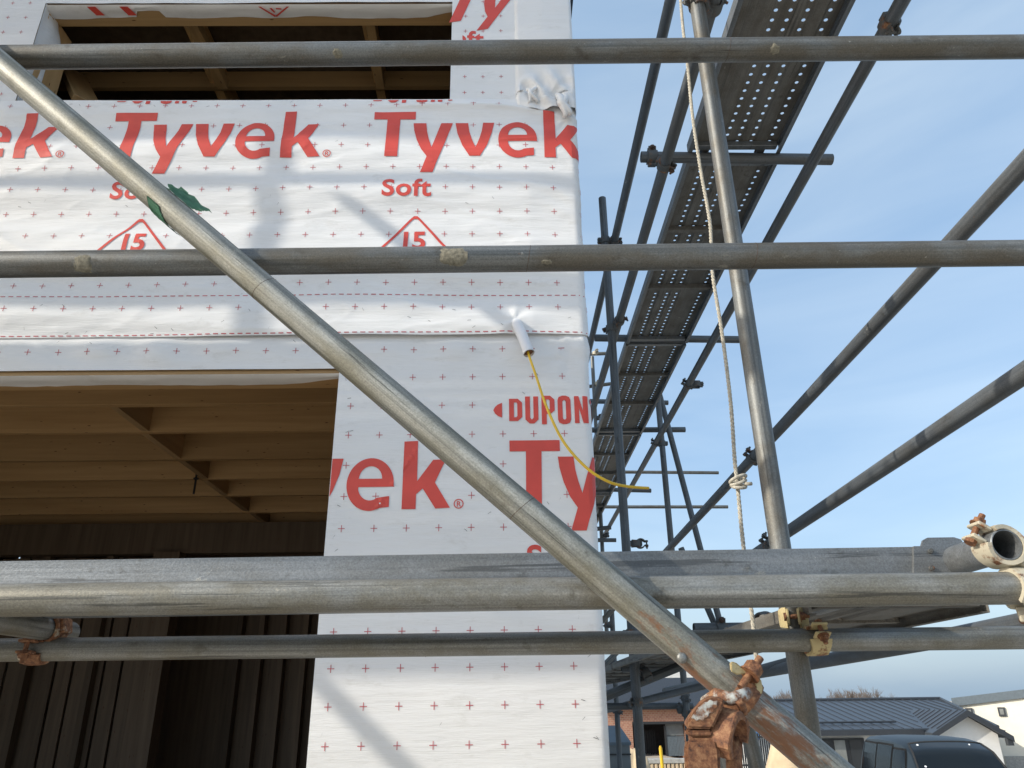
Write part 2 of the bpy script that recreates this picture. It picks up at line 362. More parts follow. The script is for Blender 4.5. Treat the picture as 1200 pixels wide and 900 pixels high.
# plain corner strip beside the window, bunched where it meets the lower sheet
def corner_strip():
    bm = bmesh.new(); n, k = 90, 26; V = []
    for j in range(n+1):
        z = ZSILL-.06 + (6.2-ZSILL+.06)*(j/n)**2.2
        row = []
        for i in range(k+1):
            s = i/k; x = .055+s*(XC+.012-.055)
            b = gauss(z-3.83, .09)
            y = YW-.018 - .006*math.sin(s*math.pi)
            y -= b*(.018*math.sin(s*17+z*38)*(.3+s*(1-s)*2.6) + .012*N(x, z, 30, 22, 2.5))
            cr = max(0, 1-abs(N(x, z, 16, 9, 81.3))*5); y -= .002*math.sin(z*6+s*2) + .004*gauss(s-.44, .012) + .010*b*cr*cr + .0015*cr
            if z < ZSILL: y -= .008*(1-abs(s-.6))
            if i == k: y = YW+.02
            if i == 0: y = YW-.004
            dz = b*.018*math.sin(s*9+1) if z < ZSILL+.02 else 0
            row.append(bm.verts.new((x, y, z+dz)))
        V.append(row)
    for j in range(n):
        for i in range(k): bm.faces.new((V[j][i], V[j][i+1], V[j+1][i+1], V[j+1][i]))
    # bunched tail of wrap hanging below the strip
    for (xa, za, xb_, zb_, wd) in ((.10, 3.83, .135, 3.765, .02), (.135, 3.85, .10, 3.76, .016), (.215, 3.80, .262, 3.70, .035), (.245, 3.80, .24, 3.69, .03)):
        pts = [Vector((xa+(xb_-xa)*t+.006*math.sin(t*9), YW-.028-.012*math.sin(t*math.pi), za+(zb_-za)*t)) for t in [q/8 for q in range(9)]]
        path_tube(bm, pts, [wd*(.35+.5*math.sin(math.pi*(.15+.8*q/8)))*.6 for q in range(9)], 7)
    return hpart('corner_wrap', bm, M['wrap'], sm=True)
corner_strip()
# side wall wrap (seen only from the right)
bm = bmesh.new(); add_box(bm, (XC-.10, YW+.06, 0), (XC-.004, 9.5, 6.2)); hpart('side_wall', bm, M['wrap'])

# ---- print on the wrap
def poly_bm(loops):
    bm = bmesh.new(); pts = [p for lp in loops for p in lp]
    tris = tessellate_polygon([[Vector((p[0], p[1], 0)) for p in lp] for lp in loops])
    vs = [bm.verts.new((p[0], 0, p[1])) for p in pts]
    for t in tris:
        try: bm.faces.new([vs[i] for i in t])
        except ValueError: pass
    return bm
def merge(dst, src):
    me = bpy.data.meshes.new('t'); src.to_mesh(me); src.free(); dst.from_mesh(me); bpy.data.meshes.remove(me)
def cut_grid(bm, step):
    if not bm.verts: return
    x0, x1 = min(v.co.x for v in bm.verts), max(v.co.x for v in bm.verts); z0, z1 = min(v.co.z for v in bm.verts), max(v.co.z for v in bm.verts)
    for ax, a, b in ((0, x0, x1), (2, z0, z1)):
        k = math.ceil(a/step)
        while k*step < b:
            co = [0, 0, 0]; no = [0, 0, 0]; co[ax] = k*step; no[ax] = 1
            bmesh.ops.bisect_plane(bm, geom=bm.verts[:]+bm.edges[:]+bm.faces[:], dist=1e-6, plane_co=co, plane_no=no); k += 1
def chop(bm, ax, val, keep_greater=True):
    co = [0, 0, 0]; no = [0, 0, 0]; co[ax] = val; no[ax] = 1
    bmesh.ops.bisect_plane(bm, geom=bm.verts[:]+bm.edges[:]+bm.faces[:], dist=1e-6, plane_co=co, plane_no=no, clear_inner=keep_greater, clear_outer=not keep_greater)
def arc(cx, cy, rx, ry, a0, a1, n): return [(cx+rx*math.cos(R(a0+(a1-a0)*k/n)), cy+ry*math.sin(R(a0+(a1-a0)*k/n))) for k in range(n+1)]
u = lambda px, py: ((px-553)/210*.79, (747-py)/210)
GLY = {}
GLY['T'] = [[u(553, 537), u(747, 537), u(747, 572), u(676, 572), u(672, 747), u(613, 747), u(616, 572), u(553, 572)]]
GLY['y'] = [[u(738, 590), u(798, 590), u(803, 630), u(812, 664), u(826, 703), u(868, 590), u(922, 590), u(835, 815), u(778, 815), u(806, 747), u(780, 715), u(757, 670), u(743, 625)]]
GLY['v'] = [[u(934, 590), u(993, 590), u(999, 630), u(1010, 665), u(1028, 702), u(1046, 665), u(1057, 630), u(1063, 590), u(1115, 590), u(1104, 640), u(1082, 692), u(1050, 744), u(1000, 744), u(968, 695), u(944, 640)]]
def glyph_e():
    cx, cy, rx, ry = 2.52, .365, .336, .385; ix, iy = .172, .235
    outer = arc(cx, cy, rx, ry, 0, 302, 40)                           # right end of bar, over the top, round to the tail
    tail = [(cx+.28, .035), (cx+.28, .190)]
    inner = arc(cx+.005, .335, .175, .205, 305, 190, 14)
    bar = [(cx-.165, .325), (cx+rx+.01, .325)]
    outer = arc(cx, cy, rx, ry, -4, 297, 44)
    hole = [(cx-.168, .445)] + arc(cx+.0, .445, .165, .185, 180, 0, 14)[1:]
    return [outer+tail+inner+bar, hole]
GLY['e'] = glyph_e()
kx = 2.98; KP = [(697, 470), (762, 467), (757, 665), (833, 562), (893, 560), (840, 672), (908, 792), (840, 795), (783, 700), (752, 727), (750, 797), (685, 797)]
GLY['k'] = [[(kx+(px-(685+12*(797-py)/327))/328, (797-py)/328) for px, py in KP]]
def ring(cx, cy, r, wd, n=20): return [arc(cx, cy, r, r, 0, 360, n)[:-1], arc(cx, cy, r-wd, r-wd, 0, 360, n)[:-1]]
FONT = {}
def text_bm(s, size, bold=.02, spacing=1.0):
    cu = bpy.data.curves.new('t', 'FONT'); cu.body = s; cu.size = size; cu.offset = bold*size; cu.space_character = spacing
    cu.fill_mode = 'FRONT'; cu.resolution_u = 4
    o = bpy.data.objects.new('t', cu); COL.objects.link(o)
    bpy.context.view_layer.update()
    me = bpy.data.meshes.new_from_object(o.evaluated_get(bpy.context.evaluated_depsgraph_get()))
    bm = bmesh.new(); bm.from_mesh(me); bpy.data.objects.remove(o); bpy.data.curves.remove(cu); bpy.data.meshes.remove(me)
    for v in bm.verts: v.co = Vector((v.co.x, 0, v.co.y))
    return bm
def place(bm, x, z, s=1.0):
    for v in bm.verts: v.co = Vector((x+v.co.x*s, 0, z+v.co.z*s))
    return bm
def wordmark(x, z, H):
    bm = bmesh.new()
    for g in 'Tyvek': merge(bm, place(poly_bm(GLY[g]), x, z, H))
    merge(bm, place(poly_bm(ring(3.78, .07, .07, .014)), x, z, H))
    t = text_bm('R', .11, .01); merge(bm, place(t, x+3.748*H, z+.03*H, H))
    return bm
def dupont(x, z, H):
    """condensed capitals inside a lens: D U P O N T, with the lens tips"""
    bm = bmesh.new()
    def st(p): return [[(a, b) for a, b in lp] for lp in p]
    def oval(w, h0, h1, t=.16):
        c = .16
        o = [(c, h0), (w-c, h0), (w-.04, h0+.05), (w, h0+c), (w, h1-c), (w-.04, h1-.05), (w-c, h1), (c, h1), (.04, h1-.05), (0, h1-c), (0, h0+c), (.04, h0+.05)]
        i = [(t+.03, h0+t), (w-t-.03, h0+t), (w-t, h0+t+.05), (w-t, h1-t-.05), (w-t-.03, h1-t), (t+.03, h1-t), (t, h1-t-.05), (t, h0+t+.05)]
        return [o, i]
    def D(w, h0, h1, t=.16): return [[(0, h0), (w-.14, h0), (w, h0+.14), (w, h1-.14), (w-.14, h1), (0, h1)], [(t, h0+.13), (w-t-.03, h0+.13), (w-t, h0+.18), (w-t, h1-.18), (w-t-.03, h1-.13), (t, h1-.13)]]
    def U(w, h0, h1, t=.16): return [[(0, h1), (0, h0+.14), (.14, h0), (w-.14, h0), (w, h0+.14), (w, h1), (w-t, h1), (w-t, h0+.2), (w-t-.05, h0+.14), (t+.05, h0+.14), (t, h0+.2), (t, h1)]]
    def Pg(w, h0, h1, t=.16): return [[(0, h0), (t, h0), (t, .36), (w-.14, .36), (w, .48), (w, h1-.14), (w-.14, h1), (0, h1)], [(t, .49), (w-t-.03, .49), (w-t, .54), (w-t, h1-.18), (w-t-.03, h1-.13), (t, h1-.13)]]
    def Ng(w, h0, h1, t=.15): return [[(0, h0), (t, h0), (t, h1-.42), (w-t, h0), (w, h0), (w, h1), (w-t, h1), (w-t, h0+.42), (t, h1), (0, h1)]]
    def Tg(w, h0, h1, t=.16): return [[(0, h1-.15), (0, h1), (w, h1), (w, h1-.15), (w/2+t/2, h1-.15), (w/2+t/2, h0), (w/2-t/2, h0), (w/2-t/2, h1-.15)]]
    X0 = 0
    merge(bm, place(poly_bm([[(-.42, .5), (-.36, .62), (-.27, .70), (-.13, .76), (-.13, .24), (-.27, .30), (-.36, .38)]]), x, z, H))
    for f, dx, h0, h1 in ((D, .10, .12, .90), (U, .63, .03, .98), (Pg, 1.17, 0, 1.0), (oval, 1.70, 0, 1.0), (Ng, 2.25, .03, .98), (Tg, 2.76, .12, .90)):
        merge(bm, place(poly_bm(f(.43, h0, h1)), x+dx*H, z, H))
    merge(bm, place(poly_bm([[(3.75, .5), (3.69, .38), (3.6, .30), (3.46, .24), (3.46, .76), (3.6, .70), (3.69, .62)]]), x, z, H))
    return bm
def guarantee(x, z):
    """rounded triangle with 15 in it; apex at (x, z)"""
    bm = bmesh.new(); w_ = .009
    def off(d):
        h, b = .19-d*2.0, .158-d*2.2; top = z-d*1.45
        r = .016
        return [(x-b, top-h), (x-r, top-r*.75), (x-r*.4, top-r*.1), (x+r*.4, top-r*.1), (x+r, top-r*.75), (x+b, top-h)]
    o, i = off(0), off(w_); i[0] = (i[0][0], o[0][1]+w_); i[-1] = (i[-1][0], o[-1][1]+w_)
    merge(bm, poly_bm([o, i]))
    t = text_bm('15', .105, .028, .92); merge(bm, place(t, x-.058, z-.145))
    return bm
def islands(bm):
    left = set(bm.verts); out = []
    while left:
        st = [left.pop()]; comp = set(st)
        while st:
            v = st.pop()
            for e_ in v.link_edges:
                w_ = e_.other_vert(v)
                if w_ in left: left.discard(w_); comp.add(w_); st.append(w_)
        out.append(comp)
    res = []
    for comp in out:
        nb = bmesh.new(); mp = {v: nb.verts.new(v.co) for v in comp}
        for f in {f for v in comp for f in v.link_faces}: nb.faces.new([mp[v] for v in f.verts])
        res.append(nb)
    bm.free(); return res
def printed_letters(bm, sheet, parent, fn=None):
    for c in islands(bm): printed('printed_letter', c, sheet, parent, fn=fn)
def printed(name, bm, sheet, parent, m='red', step=.011, ex=.0019, fn=None):
    cut_grid(bm, step)
    for v in bm.verts:
        x, z = v.co.x, v.co.z
        if fn: x, z = fn(x, z)
        v.co = wall_pt(x, z, sheet, ex)
    bmesh.ops.recalc_face_normals(bm, faces=bm.faces[:])
    for f in bm.faces:
        if f.normal.y > 0 and abs(f.normal.y) > .2: f.normal_flip()
    return hpart(name, bm, M[m], parent)
UT = (-.495, 3.511, .220)
for k in range(3):
    xx = UT[0]-1.0*k
    printed_letters(wordmark(xx, UT[1], UT[2]), 'upper', upp)
    b = text_bm('Soft', .108, .022, 1.06); printed_letters(place(b, xx+.048, 3.328), 'upper', upp)
    printed_letters(guarantee(xx+.178, 3.246), 'upper', upp)
    b = dupont(xx-.02, 3.776, .105); chop(b, 2, ZSILL-.006, False); printed_letters(b, 'upper', upp)
LT = (.016, 2.163, .222)
for k in range(2):
    xx = LT[0]-1.0*k
    b = wordmark(xx, LT[1], LT[2])
    if k: chop(b, 0, XO+.002)
    printed_letters(b, 'lower', low)
    if not k:
        b = text_bm('Soft', .108, .022, 1.06); printed_letters(place(b, xx+.048, 1.972), 'lower', low)
b = dupont(.006, 2.440, .100); printed_letters(b, 'lower', low)
# crosses every ten centimetres, dashes along the laps, staples
def cross(bm, x, z, s=.0105, t=.00105, a=0.0):
    for q in (0, 1):
        c = [(-s, -t), (s, -t), (s, t), (-s, t)] if q == 0 else [(-t, -s*1.05), (t, -s*1.05), (t, -t), (-t, -t)]
        bm.faces.new([bm.verts.new((x+p[0], 0, z+p[1])) for p in c])
    bm.faces.new([bm.verts.new((x+p[0], 0, z+p[1])) for p in [(-t, t), (t, t), (t, s*1.05), (-t, s*1.05)]])
bm = bmesh.new()
for i in range(-36, 13):
    for j in range(0, 9):
        x, z = -.811+.1*i, 3.766-.1*j
        if x < XC+.08 and -4.3 < x: cross(bm, x, z)
    cross(bm, -.811+.1*i, 2.868)
tag(printed('printed_cross', bm, 'upper', upp, 'red_line', 9, .0011), kind='stuff')
bm = bmesh.new()
for i in range(-36, 13):
    for j in range(0, 24):
        x, z = -.505+.1*i, 2.712-.1013*j
        if x < XO+.01 and z < ZL+.02: continue
        if -.05 < x < .4 and 2.43 < z < 2.55: continue
        if x < XC+.08 and x > -4.3: cross(bm, x, z)
tag(printed('printed_cross', bm, 'lower', low, 'red_line', 9, .0011), kind='stuff')
bm = bmesh.new()
for i in range(-23, 16):
    for j in range(0, 14):
        x, z = -.805+.073*i, 3.84+.082*j
        if above(x, z+.02) or x > .05 or above(x, z-.02) or x < -4.3: continue
        cross(bm, x, z, .008, .001)
tag(printed('printed_cross', bm, 'top', top, 'red_line', 9, .0011), kind='stuff')
for zz, pr in ((2.917, .0), (2.771, .0)):
    bm = bmesh.new(); x = -3.1
    while x < XC+.1:
        bm.faces.new([bm.verts.new((x+a, 0, zz+b)) for a, b in ((0, -.0016), (.017, -.0016), (.017, .0016), (0, .0016))]); x += .0278
    tag(printed('printed_dash_line', bm, 'upper', upp, 'red_line', 9, .0012), kind='stuff')
bm = bmesh.new()
for k in range(70):
    x, z = random.uniform(-1.9, .27), random.choice((2.83, 2.79, 3.77, 3.6, 3.31, 2.9))+random.uniform(-.05, .04)
    a = random.uniform(0, 3); c, s = math.cos(a)*.006, math.sin(a)*.006; t = .0007
    bm.faces.new([bm.verts.new((x+p, 0, z+q)) for p, q in ((-c-s*.1, -s), (c, s-.0006), (c, s+.0008), (-c, -s+.0012))])
tag(printed('staple', bm, 'upper', upp, 'dark', 9, .002), kind='stuff')
bm = bmesh.new()
for k in range(36):
    x, z = random.choice((random.uniform(XO+.02, XO+.06), random.uniform(.2, .27), random.uniform(XO, .27))), random.uniform(1.3, 2.7)
    a = random.uniform(0, 3); c, s = math.cos(a)*.006, math.sin(a)*.006
    bm.faces.new([bm.verts.new((x+p, 0, z+q)) for p, q in ((-c-s*.1, -s), (c, s-.0006), (c, s+.0008), (-c, -s+.0012))])
tag(printed('staple', bm, 'lower', low, 'dark', 9, .002), kind='stuff')
# skewed print on the top sheet right of the window and above it
def skew(x, z): return (x + (z-4.25)*.32, z + (x+.2)*.20)
b = bmesh.new()
for g in 'Tyv': merge(b, place(poly_bm(GLY[g]), -.255, 4.215, .22))
chop(b, 0, WX1-.02)
printed_letters(b, 'top', top, fn=skew)
b = text_bm('Soft', .108, .022, 1.06); place(b, -.255, 4.10); chop(b, 0, WX1+.045); printed_letters(b, 'top', top, fn=lambda x, z: (x, z+(x+.2)*-.10))
b = wordmark(-3.03, 4.215, .22); chop(b, 0, WX0-.01, False); printed_letters(b, 'top', top)

# ---- frame behind the wrap
wl = box_obj('wall_frame', (XO+.004, YW+.008, 0), (XC-.006, YW+.115, ZL), M['wood_z'], house)
wl2 = box_obj('wall_frame', (-4.4, YW+.008, ZL+.001), (XC-.006, YW+.115, ZSILL-.004), M['ply'], house)
box_obj('wall_frame', (-4.4, YW+.008, ZSILL-.002), (WX0-.004, YW+.115, 6.2), M['ply'], house)
box_obj('wall_frame', (WX1+.006, YW+.008, ZSILL-.002), (XC-.008, YW+.115, 6.2), M['ply'], house)
box_obj('wall_frame', (WX0-.002, YW+.008, ZHEAD+.003), (WX1+.004, YW+.115, 6.2), M['ply'], house)
box_obj('lintel', (-4.4, YW+.006, ZL-.02), (XO+.002, YW+.118, ZL-.0005), M['wood'], house)
box_obj('window_head', (WX0-.001, YW+.006, ZHEAD-.012), (WX1+.002, YW+.105, ZHEAD+.001), M['wood'], house)
# wrap folded over the lintel edge, ragged inner edge
def fold(name, x0, x1, z, y0, depth, n=110, ext=None):
    bm = bmesh.new(); rows = []
    for i in range(n+1):
        x = x0+(x1-x0)*i/n; d = depth(x)
        rows.append([bm.verts.new((x, y0+d*k/5, z-.0015-.004*math.sin(k/5*math.pi)*(.6+N(x, k, 6, 1, 3))-(.004*abs(N(x, 0, 14, 1, 5)) if k == 5 else 0) + (.004 if k == 0 else 0))) for k in range(6)])
    for a, b_ in zip(rows, rows[1:]):
        for k in range(5): bm.faces.new((a[k], a[k+1], b_[k+1], b_[k]))
    return hpart(name, bm, M['wrap'], sm=True)
fold('wrap_fold', -4.4, XO, ZL-.021, YW-.006, lambda x: .078+.008*N(x, 0, 3, 1, 2)-.05*max(0, min(1, (x-(XO-.2))/.2)))
fold('wrap_fold', WX0, WX1, ZHEAD-.013, YW-.004, lambda x: (.062+.012*N(x, 0, 5, 1, 2)-(.03 if -1.55 < x < -1.43 else 0)-.02*max(0, min(1, (x-(WX1-.1))/.1))))
# red print that folds under the window head
bm = bmesh.new()
for (a, b_) in ((-1.735, -1.70), (-1.60, -1.565)):
    bm.faces.new([bm.verts.new(p) for p in ((a, YW-.003, ZHEAD-.0205), (b_, YW-.003, ZHEAD-.0205), (b_+.02, YW+.04, ZHEAD-.0215), (a+.02, YW+.04, ZHEAD-.0215))])
hpart('printed_letter', bm, M['red'])
bm = bmesh.new()
for pts in (((-1.02, -.003), (-1.01, -.003), (-.955, .045), (-.965, .049)), ((-.90, -.003), (-.89, -.003), (-.955, .049), (-.962, .045)), ((-.975, .004), (-.965, .004), (-.955, .026), (-.962, .028)), ((-.948, .004), (-.925, .006), (-.925, .012), (-.948, .011))):
    bm.faces.new([bm.verts.new((p[0], YW+p[1], ZHEAD-.0225)) for p in pts])
tag(hpart('printed_symbol', bm, M['red']), kind='stuff')
# left reveal of the window: wrap folded in
bm = bmesh.new(); rows = []
for j in range(40):
    z = ZSILL+(ZHEAD-ZSILL)*j/39; e = .10+.05*max(0, (z-4.12)/.2)*math.sin(max(0, (z-4.05))*12)
    rows.append([bm.verts.new((WX0+.003+.012*math.sin(k/6*math.pi)*N(k, z, .7, 9, 2)+(.05*max(0, .95-abs(z-4.2)/.1)*k/6*.5), YW-.004+e*k/6, z)) for k in range(7)])
for a, b_ in zip(rows, rows[1:]):
    for k in range(6): bm.faces.new((a[k], a[k+1], b_[k+1], b_[k]))
hpart('wrap_fold', bm, M['wrap'], sm=True)
box_obj('window_jamb', (WX0-.002, YW+.01, ZSILL), (WX0+.001, YW+.20, ZHEAD), M['wood_z'], house)
# window interior: rafters, beam, walls coloured dark as shade, sloping board
for x in (-1.44, -.62): 
    box_obj('rafter', (x-.022, YW+.12, ZHEAD+.16), (x+.022, 5.2, ZHEAD+.30), M['wood_y'], house)
# timbers just inside the opening
def beam_between(name, p, q, wdt, hgt, m):
    p, q = Vector(p), Vector(q); L = (q-p).length; bm = bmesh.new(); add_box(bm, (0, -wdt/2, -hgt/2), (L, wdt/2, hgt/2), .002)
    o = new_obj(name, to_mesh(bm, name), m, house); zx = (q-p).normalized(); yy = Vector((0, 0, 1)).cross(zx)
    yy = yy.normalized() if yy.length > .01 else Vector((0, 1, 0)); zz = zx.cross(yy)
    o.matrix_local = HOFF @ Matrix(((zx.x, yy.x, zz.x, p.x), (zx.y, yy.y, zz.y, p.y), (zx.z, yy.z, zz.z, p.z), (0, 0, 0, 1)))
    return o
for (xa, ya, xb, yb, wd) in ((225, 24, 262, 100, .05), (434, 24, 446, 100, .042)):
    zc = 4.42
    d = ray(xa, ya); p = EYE+d*((zc-1.6)/d.z); d = ray(xb, yb); q = EYE+d*((zc-1.6)/d.z)
    beam_between('ceiling_joist', p, q, wd, .05, M['wood'])
q1, q2 = at(60, 98, 2.98), at(534, 93, 2.98)
box_obj('ceiling_beam', (q1.x-.3, 2.96, q1.z-.045), (q2.x+.4, 2.985, q1.z+.055), M['wood'], house)
beam_between('sloping_board', at(84, 84, 2.9), at(102, 122, 2.62), .12, .03, M['wood'])
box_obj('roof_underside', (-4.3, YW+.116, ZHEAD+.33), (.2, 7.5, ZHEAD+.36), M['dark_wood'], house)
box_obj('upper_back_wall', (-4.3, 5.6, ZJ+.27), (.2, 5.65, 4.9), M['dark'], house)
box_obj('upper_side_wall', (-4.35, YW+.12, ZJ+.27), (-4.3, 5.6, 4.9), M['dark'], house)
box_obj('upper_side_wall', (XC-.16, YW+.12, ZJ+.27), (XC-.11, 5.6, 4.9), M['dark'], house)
# dark eave running back along the side wall at the top
box_obj('eave_edge', (XC-.002, 2.58, 4.852), (.362, 9.0, 5.25), M['navy'], house)
# ---- ground floor ceiling: joists and solid blocking
jy = [3.02, 3.46, 3.86, 4.35, 4.78, 5.20, 5.68, 6.14, 6.6]
jm = None
bm = bmesh.new(); add_box(bm, (-2.2, -.019, 0), (2.2, .019, .235), .002); jm = to_mesh(bm, 'joist'); jm.materials.append(M['wood'])
for y in jy:
    o = new_obj('joist', jm, None, house); o.location = Vector((-2.05, y, ZJ+random.uniform(-.004, .004)))-house.location
for a, b_ in zip(jy[1:], jy[2:]):
    xo = -1.92+random.uniform(-.02, .02)
    box_obj('blocking', (xo-.019, a+.021, ZJ+.004), (xo+.019, b_-.021, ZJ+.230), M['ply'], house)
box_obj('ceiling_board', (-4.4, YW+.12, ZJ+.238), (XC-.12, 7.1, ZJ+.26), M['ply'], house)
bm = bmesh.new(); p = at(238, 536, 4.80); cyl(bm, (p.x, 4.74, ZJ-.10), (p.x, 4.74, ZJ+.05), .007, 8); cyl(bm, (p.x, 4.74, ZJ-.005), (p.x, 4.74, ZJ+.004), .016, 6)
hpart('hanger_bolt', bm, M['black'])
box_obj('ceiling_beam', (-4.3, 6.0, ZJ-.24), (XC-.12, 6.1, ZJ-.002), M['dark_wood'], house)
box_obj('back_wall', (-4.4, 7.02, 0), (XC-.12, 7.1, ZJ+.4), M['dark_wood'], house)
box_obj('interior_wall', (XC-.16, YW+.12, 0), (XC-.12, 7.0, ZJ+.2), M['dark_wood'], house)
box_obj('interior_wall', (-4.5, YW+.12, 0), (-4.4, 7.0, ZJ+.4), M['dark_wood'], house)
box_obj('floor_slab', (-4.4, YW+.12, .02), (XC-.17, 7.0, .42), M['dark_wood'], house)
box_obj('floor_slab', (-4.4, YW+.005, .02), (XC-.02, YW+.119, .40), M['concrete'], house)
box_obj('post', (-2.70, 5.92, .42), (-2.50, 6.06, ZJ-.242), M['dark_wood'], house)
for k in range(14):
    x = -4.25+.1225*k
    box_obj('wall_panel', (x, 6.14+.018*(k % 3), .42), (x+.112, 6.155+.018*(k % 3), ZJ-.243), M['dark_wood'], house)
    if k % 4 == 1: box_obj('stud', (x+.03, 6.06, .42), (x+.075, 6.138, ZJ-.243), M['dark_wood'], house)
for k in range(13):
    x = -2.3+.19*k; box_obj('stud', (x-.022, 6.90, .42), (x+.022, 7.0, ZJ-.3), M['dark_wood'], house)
# ---- pipe stub and cable
root = at(605, 379, YW-.02); tip = at(620, 414, YW-.09)
bm = bmesh.new(); path_tube(bm, [root+Vector((-.003, .04, .0)), root+Vector((-.001, .0, .002)), root+(tip-root)*.05+Vector((0, -.006, 0)), root+(tip-root)*.5+Vector((0, -.01, 0)), tip], .0185, 20, False)
path_tube(bm, [tip, root+(tip-root)*.6+Vector((0, -.01, 0))], .0160, 20, False)
pv = hpart('conduit_pipe', bm, M['white_pvc'], sm=True)
bm = bmesh.new(); cyl(bm, root+Vector((0, .025, 0)), root+Vector((0, .004, 0)), .030, 24); hpart('sealing_collar', bm, M['wrap'])
bm = bmesh.new(); cyl(bm, tip+(root-tip)*.05, tip+(root-tip)*.06, .0160, 20); hpart('pipe_plug', bm, M['rust'])
cab = [at(618, 408, YW-.085), tip+Vector((0, 0, -.01)), at(628, 440, 2.22), at(641, 478, 2.17), at(660, 517, 2.12), at(686, 547, 2.10), at(712, 564, 2.10), at(735, 570, 2.14), at(760, 572, 2.18)]
def spline(pts, n=10):
    out = []
    for i in range(len(pts)-1):
        p0, p1, p2, p3 = pts[max(i-1, 0)], pts[i], pts[i+1], pts[min(i+2, len(pts)-1)]
        for k in range(n):
            t = k/n; out.append(.5*((2*p1)+(p2-p0)*t+(2*p0-5*p1+4*p2-p3)*t*t+(3*p1-p0-3*p2+p3)*t**3))
    return out+[pts[-1]]
bm = bmesh.new(); c0 = spline(cab, 8); path_tube(bm, [p-c0[0] for p in c0], .0042, 10)
o = new_obj('cable', to_mesh(bm, 'cable', True), M['yellow'], loc=c0[0]); tag(o, 'yellow electric cable hanging out of the white pipe stub on the wrapped wall', 'cable')

# ------------------------------------------------------------------ scaffold
TD = .0486; GT = 'galvanised scaffold tubes'
def tube(name, A, B, label, m='galv', cat='scaffold tube', d=TD, seg=28, group=GT, bend=0.0):
    A, B = Vector(A), Vector(B); L = (B-A).length; r, ri = d/2, d/2-.0026
    bm = bmesh.new(); n = max(2, int(L/.25)) if bend else 1
    def ringv(rad, z, s): return [bm.verts.new((rad*math.cos(2*math.pi*k/seg), rad*math.sin(2*math.pi*k/seg)+bend*math.sin(math.pi*z/L), z)) for k in range(seg)]
    c = .0012
    prof = [(r-c, 0), (r, c)] + [(r, L*k/n) for k in range(1, n)] + [(r, L-c), (r-c, L), (ri, L), (ri, max(L-.35, L*.55)), (0, max(L-.35, L*.55))]
    inner = [(ri, 0), (ri, min(.35, L*.45)), (0, min(.35, L*.45))]
    def loft(pr, flip):
        prev = None
        for rad, z in pr:
            if rad == 0:
                vtx = bm.verts.new((0, 0, z))
                for k in range(seg): 
                    f = (prev[k], prev[(k+1) % seg], vtx); bm.faces.new(f[::-1] if flip else f)
                continue
            cur = first if (rad, z) == pr[0] and first is not None else ringv(rad, z, 0)
            if prev:
                for k in range(seg):
                    f = (prev[k], prev[(k+1) % seg], cur[(k+1) % seg], cur[k]); bm.faces.new(f[::-1] if flip else f)
            prev = cur
    first = ringv(r-c, 0, 0); st = first
    loft(prof, False)
    loft([prof[0]]+inner, True)
    me = smooth_angle(to_mesh(bm, name), 40)
    o = new_obj(name, me, M[m]); o.matrix_world = Matrix.Translation(A) @ frame(B-A)
    return tag(o, label, cat, group)
# --- couplers
def band_bm(gap=False):
    bm = bmesh.new(); n = 22; ri, ro, h = .0246, .0312, .024
    a0, a1 = (28, 332) if not gap else (40, 250)
    secs = []
    for k in range(n+1):
        a = R(a0+(a1-a0)*k/n); hh = h*(1-.22*abs(math.sin(a*1.0))**3)
        secs.append([bm.verts.new((rr*math.cos(a), rr*math.sin(a), z)) for rr, z in ((ri, -hh), (ro, -hh), (ro+.0012, -hh*.6), (ro+.0012, hh*.6), (ro, hh), (ri, hh))])
    for a, b_ in zip(secs, secs[1:]):
        for k in range(6): bm.faces.new((a[k], a[(k+1) % 6], b_[(k+1) % 6], b_[k]))
    bm.faces.new(secs[0][::-1]); bm.faces.new(secs[-1])
    for s in (1, -1):                     # ears
        add_box(bm, (.0255, s*.0115-.003, -.017), (.048, s*.0115+.003, .017), .0015)
    add_box(bm, (-.040, -.016, -.018), (-.0285, .016, .018), .003)   # saddle towards the other half
    bmesh.ops.recalc_face_normals(bm, faces=bm.faces[:]); return bm
def bolt_bm():
    bm = bmesh.new(); cyl(bm, (.040, -.018, 0), (.040, .034, 0), .005, 10)
    cyl(bm, (.040, -.0205, 0), (.040, -.0145, 0), .009, 8); return bm
def nut_bm():
    bm = bmesh.new(); cyl(bm, (.040, .0148, 0), (.040, .0245, 0), .0095, 6); cyl(bm, (.040, .0145, 0), (.040, .0163, 0), .0125, 14); return bm
BAND, BOLT, NUT = smooth_angle(to_mesh(band_bm(), 'band'), 40), to_mesh(bolt_bm(), 'bolt'), to_mesh(nut_bm(), 'nut')
MC = {}
def with_mat(me, m):
    if (me.name, m) not in MC: c = me.copy(); c.materials.clear(); c.materials.append(M[m]); MC[me.name, m] = c
    return MC[me.name, m]
def coupler(pA, axA, pB, axB, label, m='clamp_dark', bolt='rust', earA=None, earB=None, group='scaffold couplers'):
    pA, pB = Vector(pA), Vector(pB); mid = (pA+pB)/2
    e = empty('scaffold_coupler', mid, label, 'scaffold coupler', group)
    away = (pB-pA); away = away.normalized() if away.length > 1e-4 else Vector((0, 1, 0))
    for p, ax, s, ear in ((pA, axA, -1, earA), (pB, axB, 1, earB)):
        x = Vector(ear) if ear is not None else away*s
        mt = Matrix.Translation(p-mid) @ frame(ax, x)
        for nm, me, mm in (('band', BAND, m), ('bolt', BOLT, bolt), ('nut', NUT, bolt)):
            o = new_obj(nm, with_mat(me, mm), None, e); o.matrix_local = mt
    return e
X_, Y_, Z_ = Vector((1, 0, 0)), Vector((0, 1, 0)), Vector((0, 0, 1))
YR = 1.2
def longer(a, b, la, lb): d = (b-a).normalized(); return a-d*la, b+d*lb
